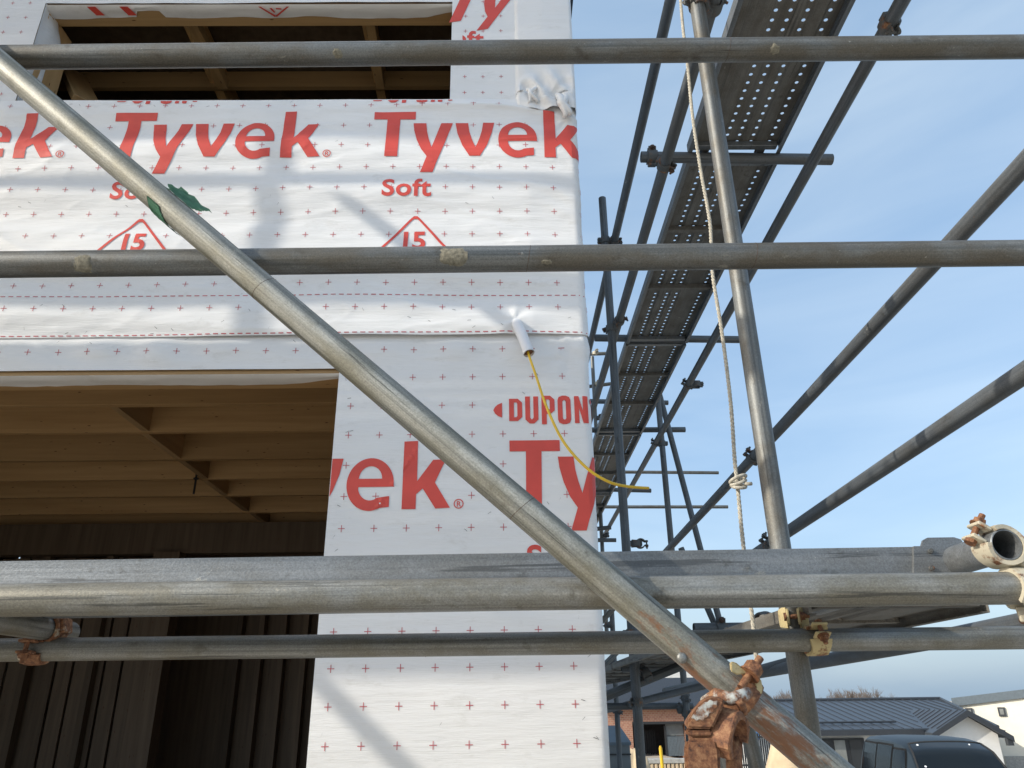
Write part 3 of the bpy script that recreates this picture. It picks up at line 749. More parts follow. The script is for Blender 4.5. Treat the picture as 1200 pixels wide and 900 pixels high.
a, b = longer(at(2, 67.5, YR), at(1290, 54, YR), 0, 1.3)
tube('guardrail_tube', a, b, 'uppermost long horizontal grey scaffold tube, crossing in front of the window opening', 'galv', seg=40)
rail1 = (a, b)
a, b = longer(at(-120, 311.5, YR), at(1290, 295.5, YR), 1.5, 1.3)
tube('guardrail_tube', a, b, 'long horizontal scaffold tube with dirt marks crossing mid wall below the row of Soft prints', 'galv', seg=40)
a, b = longer(at(-120, 705, 1.19), at(1199, 689, 1.19), 1.5, 0)
tube('ledger_tube', a, b, 'thick looking pale horizontal scaffold tube directly in front of the steel plank edge', 'galv_pale', seg=40)
led = (a, b)
YL = 1.755
a, b = longer(at(-140, 763.5, YL), at(1300, 746, YL), 1.5, 1.0)
tube('ledger_tube', a, b, 'lowest long horizontal scaffold tube, clamped to the right post under the plank', 'galv_pale', seg=36)
lowt = (a, b)
P0, P1 = Vector((-1.03, 1.145, 2.810)), Vector((.60, 1.125, 1.352))
P0 = at(-10, 66, 1.150); P1 = at(1010, 935, 1.125)
bdir = (P1-P0).normalized(); PX = P0-bdir*2.9
tube('brace_tube', PX, P1, 'thick diagonal brace tube running across the photo from upper left to the rusty clamp', 'brace', seg=48)
bdir = (P1-P0).normalized()
# next bay to the left has the same brace and posts (their shadows fall on the wall)
DX = Vector((-1.86, 0, 0))
tube('brace_tube', PX+DX, P1+DX-bdir*.15, 'diagonal brace tube of the next scaffold bay on the left', 'galv')
for x, lb in ((-3.45, 'left'), (-5.3, 'far left')):
    tube('scaffold_post', (x, YR, 0.03), (x, YR, 6.6), 'outer scaffold post of the %s bay' % lb, 'galv')
def on_tube(o, t_len, name, m, f0, f1, z0, z1, seed, th=.0015, n=14, k=10):
    """irregular crust on a tube, in the tube's own space"""
    bm = bmesh.new(); r = TD/2; rows = []
    for i in range(n+1):
        a = R(f0+(f1-f0)*i/n); row = []
        for j in range(k+1):
            u_, v_ = i/n*2-1, j/k*2-1; e_ = 1-(u_*u_+v_*v_)+.9*noise.noise(Vector((u_*2.3, v_*2.3, seed)))
            h = th*max(-.3, min(1, e_*1.6))*(1+.9*noise.noise(Vector((u_*7, v_*7, seed+3)))); row.append(bm.verts.new(((r+h)*math.cos(a), (r+h)*math.sin(a), z0+(z1-z0)*j/k)))
        rows.append(row)
    for a, b in zip(rows, rows[1:]):
        for j in range(k): bm.faces.new((a[j], a[j+1], b[j+1], b[j]))
    c = new_obj(name, to_mesh(bm, name, True), M[m], o); return c
def facing(o):                              # angle on the tube that faces the camera
    q = o.matrix_world.inverted() @ EYE; return math.degrees(math.atan2(q.y, q.x))
for o_, xs_ in ((scene.objects['guardrail_tube.001'], ((105, -40, 45, .016, 'cement_crust'), (532, -60, 30, .026, 'cement_crust'), (640, 5, 25, .010, 'cement_crust'))), (scene.objects['guardrail_tube'], ((398, -25, 20, .010, 'cement_crust'), (905, -30, 25, .010, 'cement_crust')))):
    a_ = o_.matrix_world.translation; dv = (o_.matrix_world.to_3x3() @ Vector((0, 0, 1))).normalized(); fa = facing(o_)
    for px, f0, f1, hw, nm in xs_:
        y_ = 310 if o_.name.endswith('1') else 67
        zz = (at(px, y_, YR).x-a_.x)/dv.x; on_tube(o_, 0, nm, 'cement', fa+f0, fa+f1, zz-hw, zz+hw, px*.37)
for nm, pts in (('guardrail_tube.001', ((619, 305), (882, 300))), ('guardrail_tube', ((852, 60),)), ('brace_tube', ((312, 328), (612, 605)))):
    o_ = scene.objects[nm]; a_ = o_.matrix_world.translation; dv = (o_.matrix_world.to_3x3() @ Vector((0, 0, 1))).normalized()
    for px, py in pts:
        zz = (at(px, py, YR if 'guard' in nm else 1.14).x-a_.x)/dv.x; bm = bmesh.new(); tilt = .004
        path_tube(bm, [Vector((math.cos(q)*TD*.499, math.sin(q)*TD*.499, zz+tilt*math.sin(q+1))) for q in [2*math.pi*i/24 for i in range(25)]], .0005, 5)
        new_obj('score_mark', to_mesh(bm, 'score_mark', True), M['rust_dark'], o_)
# --- posts and side scaffold
Fx = .668
tube('scaffold_post', (Fx-.004, 1.81, .02), (Fx-.030, 1.81, 3.90), 'nearest upright scaffold post to the right of the wrapped wall, rope hanging beside it', 'galv', seg=36)
tube('scaffold_post', (.655, 4.15, -.1), (.655, 4.15, 4.66), 'upright scaffold post close beside the house corner, its top end free in the sky', 'galv_dull')
tube('scaffold_post', (1.335, 6.15, -1.2), (1.335, 6.15, 4.1), 'upright scaffold post under the far half of the perforated walkway, left of the leaning tube', 'galv_dull')
tube('brace_tube', at(771, 455, 6.24), at(847, 742, 6.24), 'slightly leaning tube beside the far walkway post', 'galv_dull')
tube('scaffold_post', at(716, 700, 7.7), at(728, 930, 7.7), 'thin far post between the wall corner and the nearer grey post', 'galv_dull')
tube('scaffold_post', at(694, 418, 9.3), at(712, 760, 9.3), 'farthest thin pale post peeping out along the wall edge', 'galv')
tube('guardrail_tube', (.715, 1.3, 4.33), (.715, 9.5, 4.33), 'inner guardrail tube leftmost in the sky beside the house corner', 'galv_dull')
tube('ledger_tube', (.700, 1.25, 3.735), (.700, 10.4, 3.735), 'inner ledger tube under the left edge of the perforated walkway', 'galv_dull')
tube('ledger_tube', (1.285, 1.55, 3.665), (1.285, 10.2, 3.60), 'outer ledger tube running along the right edge of the perforated walkway', 'galv_dull')
tube('guardrail_tube', (1.20, .32, 2.755), (1.20, 6.4, 2.62), 'dark tube rising steeply to the right edge, rope knotted round it', 'galv_dull')
tube('guardrail_tube', (1.20, .45, 2.311), (1.20, 5.2, 2.225), 'dark lower guardrail tube reaching the right edge of the photo', 'galv_dull')
tube('ledger_tube', (1.20, 1.5, 1.765), (1.20, 6.2, 1.68), 'outer tube of the lower walkway seen from beneath at lower right', 'galv_dull')
tube('transom_tube', at(751, 184, 2.70), at(975, 187, 2.70), 'short cross tube under the walkway nearest the camera, level with the big letters', 'galv_dull', seg=28)
tube('transom_tube', at(697, 396, 4.56), at(871, 398, 4.56), 'second short cross tube under the perforated walkway', 'galv_dull')
tube('transom_tube', at(680, 504, 6.40), at(803, 503.5, 6.40), 'third short cross tube under the perforated walkway', 'galv_dull')
tube('transom_tube', at(680, 573, 8.5), at(763, 575, 8.5), 'fourth short cross tube under the walkway by the cable end', 'galv_dull')
tube('guardrail_tube', at(705, 553, 11.0), at(842, 554, 11.0), 'upper of two thin far horizontal tubes behind the walkway', 'galv')
tube('guardrail_tube', at(705, 594, 11.0), at(853, 594, 11.0), 'lower of two thin far horizontal tubes behind the walkway', 'galv')
tube('guardrail_tube', at(680, 470, 7.2), at(783, 472, 7.2), 'thin cross tube showing just above the third walkway support', 'galv_dull')
tube('transom_tube', at(680, 633, 9.2), at(722, 633, 9.2), 'stub of far tube poking out past the wall edge', 'galv_dull')
tube('transom_tube', at(680, 622, 8.6), at(716, 618, 8.6), 'far stub of tube above another at the wall edge', 'galv_dull')
tube('guardrail_tube', at(690, 453, 9.4), at(722, 449, 9.4), 'short far rail between wall edge and grey post', 'galv')
tube('guardrail_tube', at(690, 415, 9.4), at(718, 414, 9.4), 'upper short far rail between wall edge and grey post', 'galv')
# transoms of the near bay
zt = at(1180, 638, 1.2).z
TR = (Vector((.795, 1.165, 1.823)), Vector((.795, 2.0, 1.823)))
TR = (at(1180, 638, 1.17), at(1180, 638, 1.17)+Vector((0, .78, 0)))
tube('transom_tube', TR[0], TR[1], 'short tube with its open end facing the camera at the right edge', 'sheet', seg=36)
tl = at(20, 727, 1.33)
TL = (Vector((-1.0, 1.10, 1.762)), Vector((-1.0, 1.84, 1.762)))
tube('transom_tube', TL[0], TL[1], 'cross tube hidden behind the pale ledger at lower left', 'galv_pale', seg=36)
# lower walkway tubes seen between the ledgers
tube('brace_tube', at(690, 824, 4.3), at(880, 747, 4.3), 'grey tube slanting upward behind the near posts under the lower walkway', 'galv_dull')
tube('transom_tube', at(728, 782, 4.5), at(800, 782, 4.5), 'cross tube of the lower walkway with a red rusty end', 'galv_dull')
tube('transom_tube', at(690, 828, 6.3), at(812, 827, 6.3), 'far cross tube under the lower walkway above the brick garage', 'galv_dull')
tube('ledger_tube', at(700, 835, 7.5), at(960, 768, 3.2), 'inner tube under the lower walkway, running towards the brick garage', 'galv_dull')
tube('brace_tube', at(690, 745, 7.0), at(735, 695, 7.0), 'short slanting far tube above the lowest ledger by the wall edge', 'galv')
tube('brace_tube', at(690, 798, 7.2), at(735, 752, 7.2), 'short slanting far tube below the lowest ledger by the wall edge', 'galv')
tube('transom_tube', at(813, 737, 3.4), at(985, 735, 3.4), 'tube with an open left end just above the lowest ledger', 'galv_dull')
tube('brace_tube', at(795, 705, 5.2), at(845, 660, 5.2), 'small slanting tube between the two near ledgers', 'galv_dull')
tube('brace_tube', at(800, 640, 6.24)+Vector((0, .07, 0)), at(850, 760, 6.3), 'lower leaning tube end between the ledgers', 'galv_dull')
tube('scaffold_post', at(872, 842, 2.6), at(897, 935, 2.6), 'leaning dark tube behind the rusty clamp at the bottom edge', 'galv')
tube('brace_tube', at(846, 862, 1.9), at(866, 935, 1.9), 'tube just behind the open jaw of the rusty clamp', 'galv')
# upper lift decks to the left, out of frame, that shade the wall
for zz, lb in ((4.82, 'upper'),):
    tube('guardrail_tube', (-7.5, YR, zz), (-1.2, YR, zz), '%s guardrail tube of the next lift of the left bays' % lb, 'galv')
bm = bmesh.new(); add_box(bm, (-3.1, -.012, -.07), (3.1, .012, .07), .003)
tag(new_obj('toe_board', to_mesh(bm, 'toe_board'), M['wood'], loc=(-4.4, YR+.04, 4.31)), 'wooden toe board of the next lift of the left bays', 'toe board')
# --- steel planks
def hole_strip(bm, y0, L, x0, x1, z, pitch, rad, th=.0016):
    n = int(L/pitch); p = L/n; xc = (x0+x1)/2
    prev = {}
    for k in range(n):
        ya, yb = y0+k*p, y0+(k+1)*p; yc = (ya+yb)/2
        for zz, flip in ((z, True), (z+th, False)):
            sq = []
            for i, q in enumerate(((x1, yc), (x1, yb), (xc, yb), (x0, yb), (x0, yc), (x0, ya), (xc, ya), (x1, ya))): sq.append(bm.verts.new((q[0], q[1], zz)))
            ci = [bm.verts.new((xc+rad*math.cos(i*math.pi/4), yc+rad*math.sin(i*math.pi/4), zz)) for i in range(8)]
            for i in range(8):
                f = (sq[i], sq[(i+1) % 8], ci[(i+1) % 8], ci[i]); bm.faces.new(f[::-1] if flip else f)
            if flip: c0 = ci
        for i in range(8): bm.faces.new((c0[i], c0[(i+1) % 8], ci[(i+1) % 8], ci[i]))
def deck_bm(W, L, rows, z, pitch=.0425, rad=.0075):
    bm = bmesh.new(); hw = .013; x = .012; th = .0016
    def strip(a, b):
        if b-a < .004: return
        r = .006; pts = [(a, z), (a+.006, z-r), (b-.006, z-r), (b, z)] if b-a > .03 else [(a, z), (b, z)]
        for (p, q) in zip(pts, pts[1:]):
            for dz, fl in ((0, True), (th, False)):
                f = [bm.verts.new(c) for c in ((p[0], .004, p[1]+dz), (q[0], .004, q[1]+dz), (q[0], L-.004, q[1]+dz), (p[0], L-.004, p[1]+dz))]
                bm.faces.new(f[::-1] if fl else f)
    for fr in rows:
        c = fr*W; strip(x, c-hw); hole_strip(bm, .004, L-.008, c-hw, c+hw, z, pitch, rad); x = c+hw
    strip(x, W-.012); return bm
def rail_bm(W, L, H, side):
    bm = bmesh.new()
    if side: x0, s = W, -1
    else: x0, s = 0, 1
    add_box(bm, (min(x0, x0+s*.0025), 0, 0), (max(x0, x0+s*.0025), L, H), .0006)
    add_box(bm, (min(x0+s*.0027, x0+s*.018), .001, .0003), (max(x0+s*.0027, x0+s*.018), L-.001, .0024))
    add_box(bm, (min(x0+s*.0027, x0+s*.0125), .001, H-.0042), (max(x0+s*.0027, x0+s*.0125), L-.001, H-.0022))
    return bm
def rib_bm(W, y, h=.026, t=.030):
    bm = bmesh.new(); add_box(bm, (.019, -t/2, 0), (W-.019, t/2, h), .002); return bm
PK = {}
bm = bmesh.new(); add_box(bm, (-.016, 0, 0), (.016, .044, .006), .0015); HOOK = to_mesh(bm, 'hook'); HOOK.materials.append(M['clamp_dark'])
def plank_meshes(kind, W, L, rows, H):
    if kind not in PK:
        PK[kind] = (to_mesh(deck_bm(W, L, rows, H-.003), 'deck_sheet'), to_mesh(rail_bm(W, L, H, 0), 'side_rail'), to_mesh(rail_bm(W, L, H, 1), 'side_rail'), to_mesh(rib_bm(W, 0), 'cross_rib'))
    return PK[kind]
def plank(kind, loc, along, W, L, rows, label, H=.048, ribs=(.34, .66), m='deck', mr='sheet', group='perforated steel planks'):
    e = empty('steel_plank', loc, label, 'scaffold plank', group)
    yv = Vector(along).normalized(); xv = yv.cross(Z_).normalized(); zv = xv.cross(yv)
    e.matrix_world = Matrix.Translation(loc) @ Matrix((xv, yv, zv)).transposed().to_4x4()
    d, r0, r1, rb = plank_meshes(kind, W, L, rows, H)
    new_obj('deck_sheet', with_mat(d, m), None, e); new_obj('side_rail', with_mat(r0, mr), None, e); new_obj('side_rail', with_mat(r1, mr), None, e)
    for f in (*ribs, .012, .988):
        o = new_obj('cross_rib', with_mat(rb, m if .05 < f < .95 else mr), None, e); o.location = (0, f*L, .0135)
    for s_ in (.08, W-.08):
        for yy in (-.045, L+.001):
            o = new_obj('hook', HOOK, None, e); o.location = (s_, yy, H-.008)
    return e
PA, PB = (.40, .53, .68, .88), (.22, .39, .53, .88)
ZD = 3.80
yj = [.86, 2.70, 4.56, 6.40, 8.50, 10.4]
names = ['perforated steel plank nearest overhead at the top of the photo', 'second perforated plank, between the first two cross tubes', 'third perforated plank, beyond the second cross tube',
         'fourth perforated plank, partly behind the grey post', 'farthest perforated plank at the end of the walkway']
for i in range(5):
    dz = [.012, -.012, -.012, -.016, -.02][i]
    plank('wide_a' if i == 0 else ('wide_b' if i < 3 else 'wide_c%d' % i), Vector((.812, yj[i]+.02, ZD+dz)), (0, yj[i+1]-yj[i]-.03, 0), .405, yj[i+1]-yj[i]-.035, PA if i == 0 else PB, names[i], ribs=(.3, .62) if i else (.45,))
# lower walkway
ylj = [1.74, 2.9, 4.45, 6.3, 8.2]
ln = ['dark underside of the lower walkway plank at the right edge', 'lower walkway plank behind the rusty clamp', 'third plank of the lower walkway above the grey post', 'farthest plank of the lower walkway by the wall edge']
for i in range(4):
    for k in range(1):
        plank('low%d' % i, Vector((.67 if i == 0 else .58, ylj[i]+.01, 1.775-.004*i-.006*k)), (0, 1, 0), .405, ylj[i+1]-ylj[i]-.02, PB, ln[i], H=.03, mr='deck', group='steel planks of the lower walkway')
# near plank seen edge on, just behind the pale ledger
pa, pb = longer(at(-60, 658.5, 1.315), at(1080, 640.5, 1.315), 1.2, 0)
pd = (pb-pa).normalized(); H = .052
pz = (pa.z-H, pb.z-H)
e = plank('near', Vector((pb.x, 1.315, pz[1])), Vector((-pd.x, 0, -pd.z)), .40, (pb-pa).length, PB, 'long steel plank seen edge on behind the pale horizontal tube', H=H, ribs=(.25, .5, .75), m='sheet', mr='sheet', group=None)
# bracket at its end
bm = bmesh.new(); q = at(1104, 650, 1.318)
def poly_plate(bm, pix, Y, th):
    f = [bm.verts.new(at(px, py, Y)) for px, py in pix]; g = [bm.verts.new(at(px, py, Y)+Vector((0, th, 0))) for px, py in pix]
    bm.faces.new(f[::-1]); bm.faces.new(g)
    for i in range(len(f)): bm.faces.new((f[i], f[(i+1) % len(f)], g[(i+1) % len(f)], g[i]))
poly_plate(bm, [(1071, 640), (1080, 640), (1082, 633), (1087, 630), (1118, 629.5), (1126, 632), (1132, 640), (1126, 676), (1071, 676)], 1.309, .006)
bmesh.ops.recalc_face_normals(bm, faces=bm.faces[:])
for v in bm.verts: v.co = e.matrix_world.inverted() @ v.co
br = new_obj('end_bracket', to_mesh(bm, 'end_bracket'), M['sheet'], e)
for px, py in ((1090, 646), (1091, 666)):
    bm = bmesh.new(); c = at(px, py, 1.309); cyl(bm, c+Vector((0, .002, 0)), c-Vector((0, .005, 0)), .0042, 12); cyl(bm, c-Vector((0, .004, 0)), c-Vector((0, .007, 0)), .0022, 8)
    for v in bm.verts: v.co = e.matrix_world.inverted() @ v.co
    new_obj('rivet', to_mesh(bm, 'rivet'), M['clamp_dark'], br)
# decks of the upper lifts, just above the picture: they shade the wall
for lv, z in (('first', 3.63), ('second', 5.53)):
    for i in range(3):
        for k in range(3):
            plank('shade', Vector((-1.45-1.86*i, .78+.275*k, z)), (-1, 0, 0), .27, 1.84, PB, '%s upper lift plank of the left bays, row %s, bay %s' % (lv, 'abc'[k], 'xyz'[i]), ribs=(.5,), group='planks of the upper lifts')

# --- couplers where tubes meet
def on(Ln, x): a, b = Ln; t = (x-a.x)/(b.x-a.x); return a+(b-a)*t
# gold coupler: lowest ledger to the near post
pl = on(lowt, .680); 
coupler(pl, lowt[1]-lowt[0], Vector((.657, 1.81, pl.z+.052)), Z_, 'gold and rust coupler joining the lowest ledger to the near post', 'zinc', 'rust', earA=(.35, -1, .55), earB=(-.35, -1, .05))
# rusty coupler at lower left
pl = on(lowt, at(44, 756, YL).x)
coupler(pl, lowt[1]-lowt[0], Vector((pl.x+.02, YL, TL[0].z)), Y_, 'rusty coupler holding the lowest ledger at the lower left', 'zinc_rusty', 'rust', earA=(-.3, -1, .1), earB=(-1, -.4, -.2))
# pale coupler on the open ended tube at right
pc = TR[0]+Vector((0, .020, 0)); pm = on(led, pc.x+.012)
coupler(pc, Y_, pm+Vector((.01, 0, 0)), led[1]-led[0], 'pale yellow coupler round the open ended tube at the right edge', 'zinc_pale', 'rust', earA=(-.8, 0, .55), earB=(.3, -.2, -1))
# top of the near post
coupler((Fx-.026, 1.81, 3.70), Z_, (.705, 1.85, 3.735), Y_, 'dark coupler at the top of the near post', 'clamp_dark', 'clamp_dark', earA=(-1, -.5, 0), earB=(.6, -.3, .8))
coupler((.700, 2.66, 3.735), Y_, at(764, 184.5, 2.70), X_, 'rusty coupler joining the nearest cross tube to the inner ledger', 'clamp_dark', 'rust_dark', earA=(.9, -.3, -.5), earB=(0, -.3, 1))
coupler((.655, 4.15, 4.33), Z_, (.715, 4.15, 4.33), Y_, 'coupler at the top of the corner post', 'clamp_dark', 'clamp_dark')
coupler((.655, 4.15, 3.70), Z_, (.702, 4.11, 3.735), Y_, 'rust stained coupler halfway up the corner post', 'clamp_dark', 'rust_dark')
coupler((.655, 4.15, 1.93), Z_, (.72, 4.15, 1.90), Y_, 'coupler of the corner post just above the steel plank edge', 'clamp_dark', 'clamp_dark')
coupler((.655, 4.15, 1.60), Z_, at(757, 790, 4.25), (1, .05, .4), 'coupler of the corner post beneath the lowest ledger', 'clamp_dark', 'clamp_dark')
coupler((1.335, 6.15, 3.62), Z_, (1.29, 6.15, 3.63), Y_, 'coupler where the outer ledger meets the far walkway post', 'clamp_dark', 'clamp_dark')
coupler((1.335, 6.15, 1.52), Z_, (1.30, 6.2, 1.55), X_, 'coupler of the far post above the garage opening', 'clamp_dark', 'clamp_dark')
J = lambda y: Vector((1.20, y, 2.735-(y-1.22)*.0222))
K = lambda y: Vector((1.20, y, 2.295-(y-1.35)*.0182))
coupler(J(3.52), Y_, J(3.52)+Vector((.030, .04, 0)), Z_, 'dark coupler on the steep tube just left of the near post', 'clamp_dark', 'clamp_dark', earA=(-1, 0, .8))
coupler(K(3.46), Y_, K(3.46)+Vector((.030, .04, 0)), Z_, 'dark coupler at the lower end of the right guardrail tube', 'clamp_dark', 'clamp_dark', earA=(-1, 0, .8))
D_ = lambda y: Vector((1.285, y, 3.665-(y-1.55)*.0075))
coupler(D_(1.86), Y_, D_(1.86)+Vector((.055, 0, .0)), X_, 'dark coupler at the upper end of the outer ledger', 'clamp_dark', 'clamp_dark', earA=(.2, 0, -1))
coupler(D_(4.9), Y_, D_(4.9)+Vector((.055, 0, 0)), Z_, 'dark coupler on the outer ledger near the rope', 'clamp_dark', 'clamp_dark', earA=(-1, 0, .6))
for px, py, lb in ((712, 733, 'upper dark coupler on the thin far post'), (714, 779, 'middle dark coupler on the thin far post'), (722, 833, 'lowest dark coupler on the thin far post')):
    p = at(px, py, 7.7); coupler(p, Z_, p+Vector((.02, -.06, .0)), (1, 0, .8), lb, 'clamp_dark', 'clamp_dark')
for px, py, lb in ((697, 414, 'small pale far coupler on the farthest post'), (699, 450, 'second pale far coupler on the farthest post'), (701, 490, 'third far coupler on the farthest post'), (709, 628, 'lowest far coupler at the wall edge')):
    p = at(px, py, 9.3); coupler(p, Z_, p+Vector((.02, -.06, .0)), X_, lb, 'zinc_pale' if py < 460 else 'clamp_dark', 'clamp_dark')
p = at(845, 745-8, 3.4); coupler(p, X_, p+Vector((0, .055, 0)), Z_, 'rusty coupler on the open ended tube above the lowest ledger', 'clamp_dark', 'rust_dark', earA=(0, -.3, 1))
p = at(895, 727, 3.0); coupler(p, (1, .4, .2), p+Vector((0, .055, 0)), Z_, 'dark coupler right of the rope above the lowest ledger', 'clamp_dark', 'clamp_dark')
p = at(803, 818, 6.2); coupler(p, Z_, p+Vector((0, -.055, 0)), (1, 0, .2), 'dark coupler by the far post above the garage', 'clamp_dark', 'clamp_dark')
G_ = lambda y: Vector((1.20, y, 1.765-(y-1.5)*.018))
coupler(G_(3.3), Y_, G_(3.3)+Vector((0, 0, .055)), X_, 'dark coupler under the lower walkway left of the near post', 'clamp_dark', 'clamp_dark', earA=(0, 0, -1))
p = at(745, 637, 4.9); coupler(p, Z_, p+Vector((.03, 0, 0)), Y_, 'dark coupler just above the plank beside the corner post', 'clamp_dark', 'clamp_dark')

# --- big rusted swivel clamp on the brace
cp = P0+bdir*((P1-P0).length*.0); 
t = (at(868, 815, 1.13).x-P0.x)/(P1.x-P0.x); cp = P0+(P1-P0)*t
clamp = empty('swivel_clamp', cp, 'large rusted clamp with flaking white paint on the diagonal brace, lower jaw hanging open', 'scaffold clamp')
view = (EYE-cp).normalized()
def arc_band(bm, a0, a1, ri, ro, h, n=18, cap=True):
    secs = []
    for k in range(n+1):
        a = R(a0+(a1-a0)*k/n)
        secs.append([bm.verts.new((rr*math.cos(a), rr*math.sin(a), z)) for rr, z in ((ri, -h), (ro, -h), (ro+.0015, -h*.75), (ro+.0015, h*.75), (ro, h), (ri, h))])
    for a, b_ in zip(secs, secs[1:]):
        for k in range(6): bm.faces.new((a[k], a[(k+1) % 6], b_[(k+1) % 6], b_[k]))
    bm.faces.new(secs[0][::-1]); bm.faces.new(secs[-1])
up_perp = (view - bdir*view.dot(bdir)).normalized(); side = bdir.cross(up_perp)       # side: lower-left or upper-right in view
sgn = 1 if side.dot(RT) > 0 else -1
m1 = frame(bdir, up_perp)
# upper jaw round the brace
bm = bmesh.new(); arc_band(bm, -70, 250, .0248, .0295, .015, 26); bmesh.ops.recalc_face_normals(bm, faces=bm.faces[:])
o = new_obj('upper_jaw', smooth_angle(to_mesh(bm, 'upper_jaw'), 45), M['rust'], clamp); o.matrix_local = m1
# flap with the lug, upper right
def cpart(name, pix, Y, th, m, bev=.0015, dy=None):
    bm = bmesh.new(); f = []; g = []
    for i, q in enumerate(pix):
        yy = Y + (q[2] if len(q) > 2 else 0); pt = at(q[0], q[1], yy); f.append(bm.verts.new(pt-cp)); g.append(bm.verts.new(pt-cp+Vector((th*.15, th, th*.1))))
    bm.faces.new(f); bm.faces.new(g[::-1])
    for i in range(len(f)): bm.faces.new((f[i], g[i], g[(i+1) % len(f)], f[(i+1) % len(f)]))
    bmesh.ops.recalc_face_normals(bm, faces=bm.faces[:])
    if bev: bmesh.ops.bevel(bm, geom=[e for e in bm.edges if e.is_manifold and e.calc_face_angle(0) > R(35)], offset=bev, segments=2, affect='EDGES')
    return new_obj(name, smooth_angle(to_mesh(bm, name), 40), M[m], clamp)
cpart('lug', [(856, 776), (862, 776), (868, 781, .004), (880, 783, .01), (888, 785, .014), (884, 790, .012), (872, 790, .004), (864, 791), (857, 787, -.004)], 1.085, .012, 'zinc')
cpart('lug', [(888, 792), (892, 796), (894, 806), (893, 815), (886, 812), (885, 802)], 1.10, .016, 'zinc')
bm = bmesh.new(); c0, c1 = at(868, 806, 1.085)-cp, at(891, 771, 1.10)-cp
cyl(bm, c0, c1, .0052, 14); nut = new_obj('bolt', smooth_angle(to_mesh(bm, 'bolt'), 40), M['rust'], clamp)
bm = bmesh.new(); d = (c1-c0).normalized(); q = c0+(c1-c0)*.60; cyl(bm, q-d*.007, q+d*.007, .0125, 6); cyl(bm, q-d*.010, q-d*.007, .0145, 16); new_obj('nut', to_mesh(bm, 'nut'), M['rust'], nut)
# hinge knuckle with white paint
bm = bmesh.new(); path_tube(bm, [at(826, 822, 1.095)-cp, at(840, 815, 1.07)-cp, at(856, 819, 1.06)-cp, at(868, 817, 1.06)-cp, at(876, 812, 1.075)-cp], [.007, .0095, .0085, .009, .0075], 12); new_obj('hinge_knuckle', to_mesh(bm, 'hinge_knuckle', True), M['white_paint'], clamp)
bm = bmesh.new(); path_tube(bm, [at(864, 819, 1.058)-cp, at(869, 826, 1.06)-cp, at(872, 835, 1.066)-cp, at(874, 841, 1.075)-cp], [.007, .0055, .0048, .003], 8); new_obj('hinge_knuckle', to_mesh(bm, 'hinge_knuckle', True), M['white_paint'], clamp)
# lower jaw: arch shaped casting, axis pointing to the right and a little to the camera
ax = (RT*.80 - FW*.62 + UP*.03).normalized()
jc = at(843, 861, 1.070)
jx = (UP - ax*UP.dot(ax)).normalized()
mj = Matrix.Translation(jc-cp) @ frame(ax, jx)
bm = bmesh.new(); hh = .0275; secs = []
for k in range(25):
    a = R(-118+236*k/24); ri, ro = .0245, .0315 + .0035*math.cos(2*a)**2*(1 if abs(a) < 1.7 else 0)
    secs.append([bm.verts.new((rr*math.cos(a), rr*math.sin(a), z)) for rr, z in ((ri, -hh), (ro-.002, -hh), (ro, -hh+.002), (ro, hh-.002), (ro-.002, hh), (ri, hh))])
for a, b_ in zip(secs, secs[1:]):
    for k in range(6): bm.faces.new((a[k], a[(k+1) % 6], b_[(k+1) % 6], b_[k]))
bm.faces.new(secs[0][::-1]); bm.faces.new(secs[-1])
bmesh.ops.recalc_face_normals(bm, faces=bm.faces[:])
o = new_obj('lower_jaw', smooth_angle(to_mesh(bm, 'lower_jaw'), 40), M['rust'], clamp); o.matrix_local = mj
LJ = o
# flat cap face with paint flake and ridge
cpart('cap', [(804, 848), (812, 836), (822, 824), (832, 818), (845, 819), (850, 822), (846, 832), (840, 845), (835, 855), (803, 854)], 1.035, .028, 'rust', .003)
cpart('paint_flake', [(810, 842), (812, 838), (816, 834), (818, 829), (822, 827), (825, 823), (829, 823), (832, 820), (836, 822), (842, 821), (840, 825), (841, 828), (837, 831), (836, 835), (831, 836), (830, 841), (826, 841), (824, 845), (820, 843), (816, 845), (813, 842)], 1.0335, .003, 'white_paint', .0005)
cpart('ridge', [(803, 856), (834, 856), (836, 863), (805, 863)], 1.038, .02, 'rust', .002)
cpart('hinge_flap', [(804, 866), (840, 865), (844, 880), (845, 905), (842, 935), (806, 935), (803, 905), (802, 880)], 1.036, .012, 'rust', .004)
bm = bmesh.new(); path_tube(bm, [at(860, 866, 1.09)-cp, at(860, 880, 1.085)-cp, at(861, 935, 1.08)-cp], [.011, .0105, .0095], 12); new_obj('eye_bolt', to_mesh(bm, 'eye_bolt', True), M['rust'], clamp)
# rivet and rust stain on brace
bm = bmesh.new(); rp = at(799, 771, 1.108); bmesh.ops.create_uvsphere(bm, u_segments=14, v_segments=8, radius=.0075)
for v in bm.verts: v.co = Vector((v.co.x, v.co.y*.6, v.co.z))
o = tag(new_obj('rivet', to_mesh(bm, 'rivet', True), M['galv_pale'], loc=rp), 'round rivet head standing out on the lower part of the diagonal brace', 'rivet')

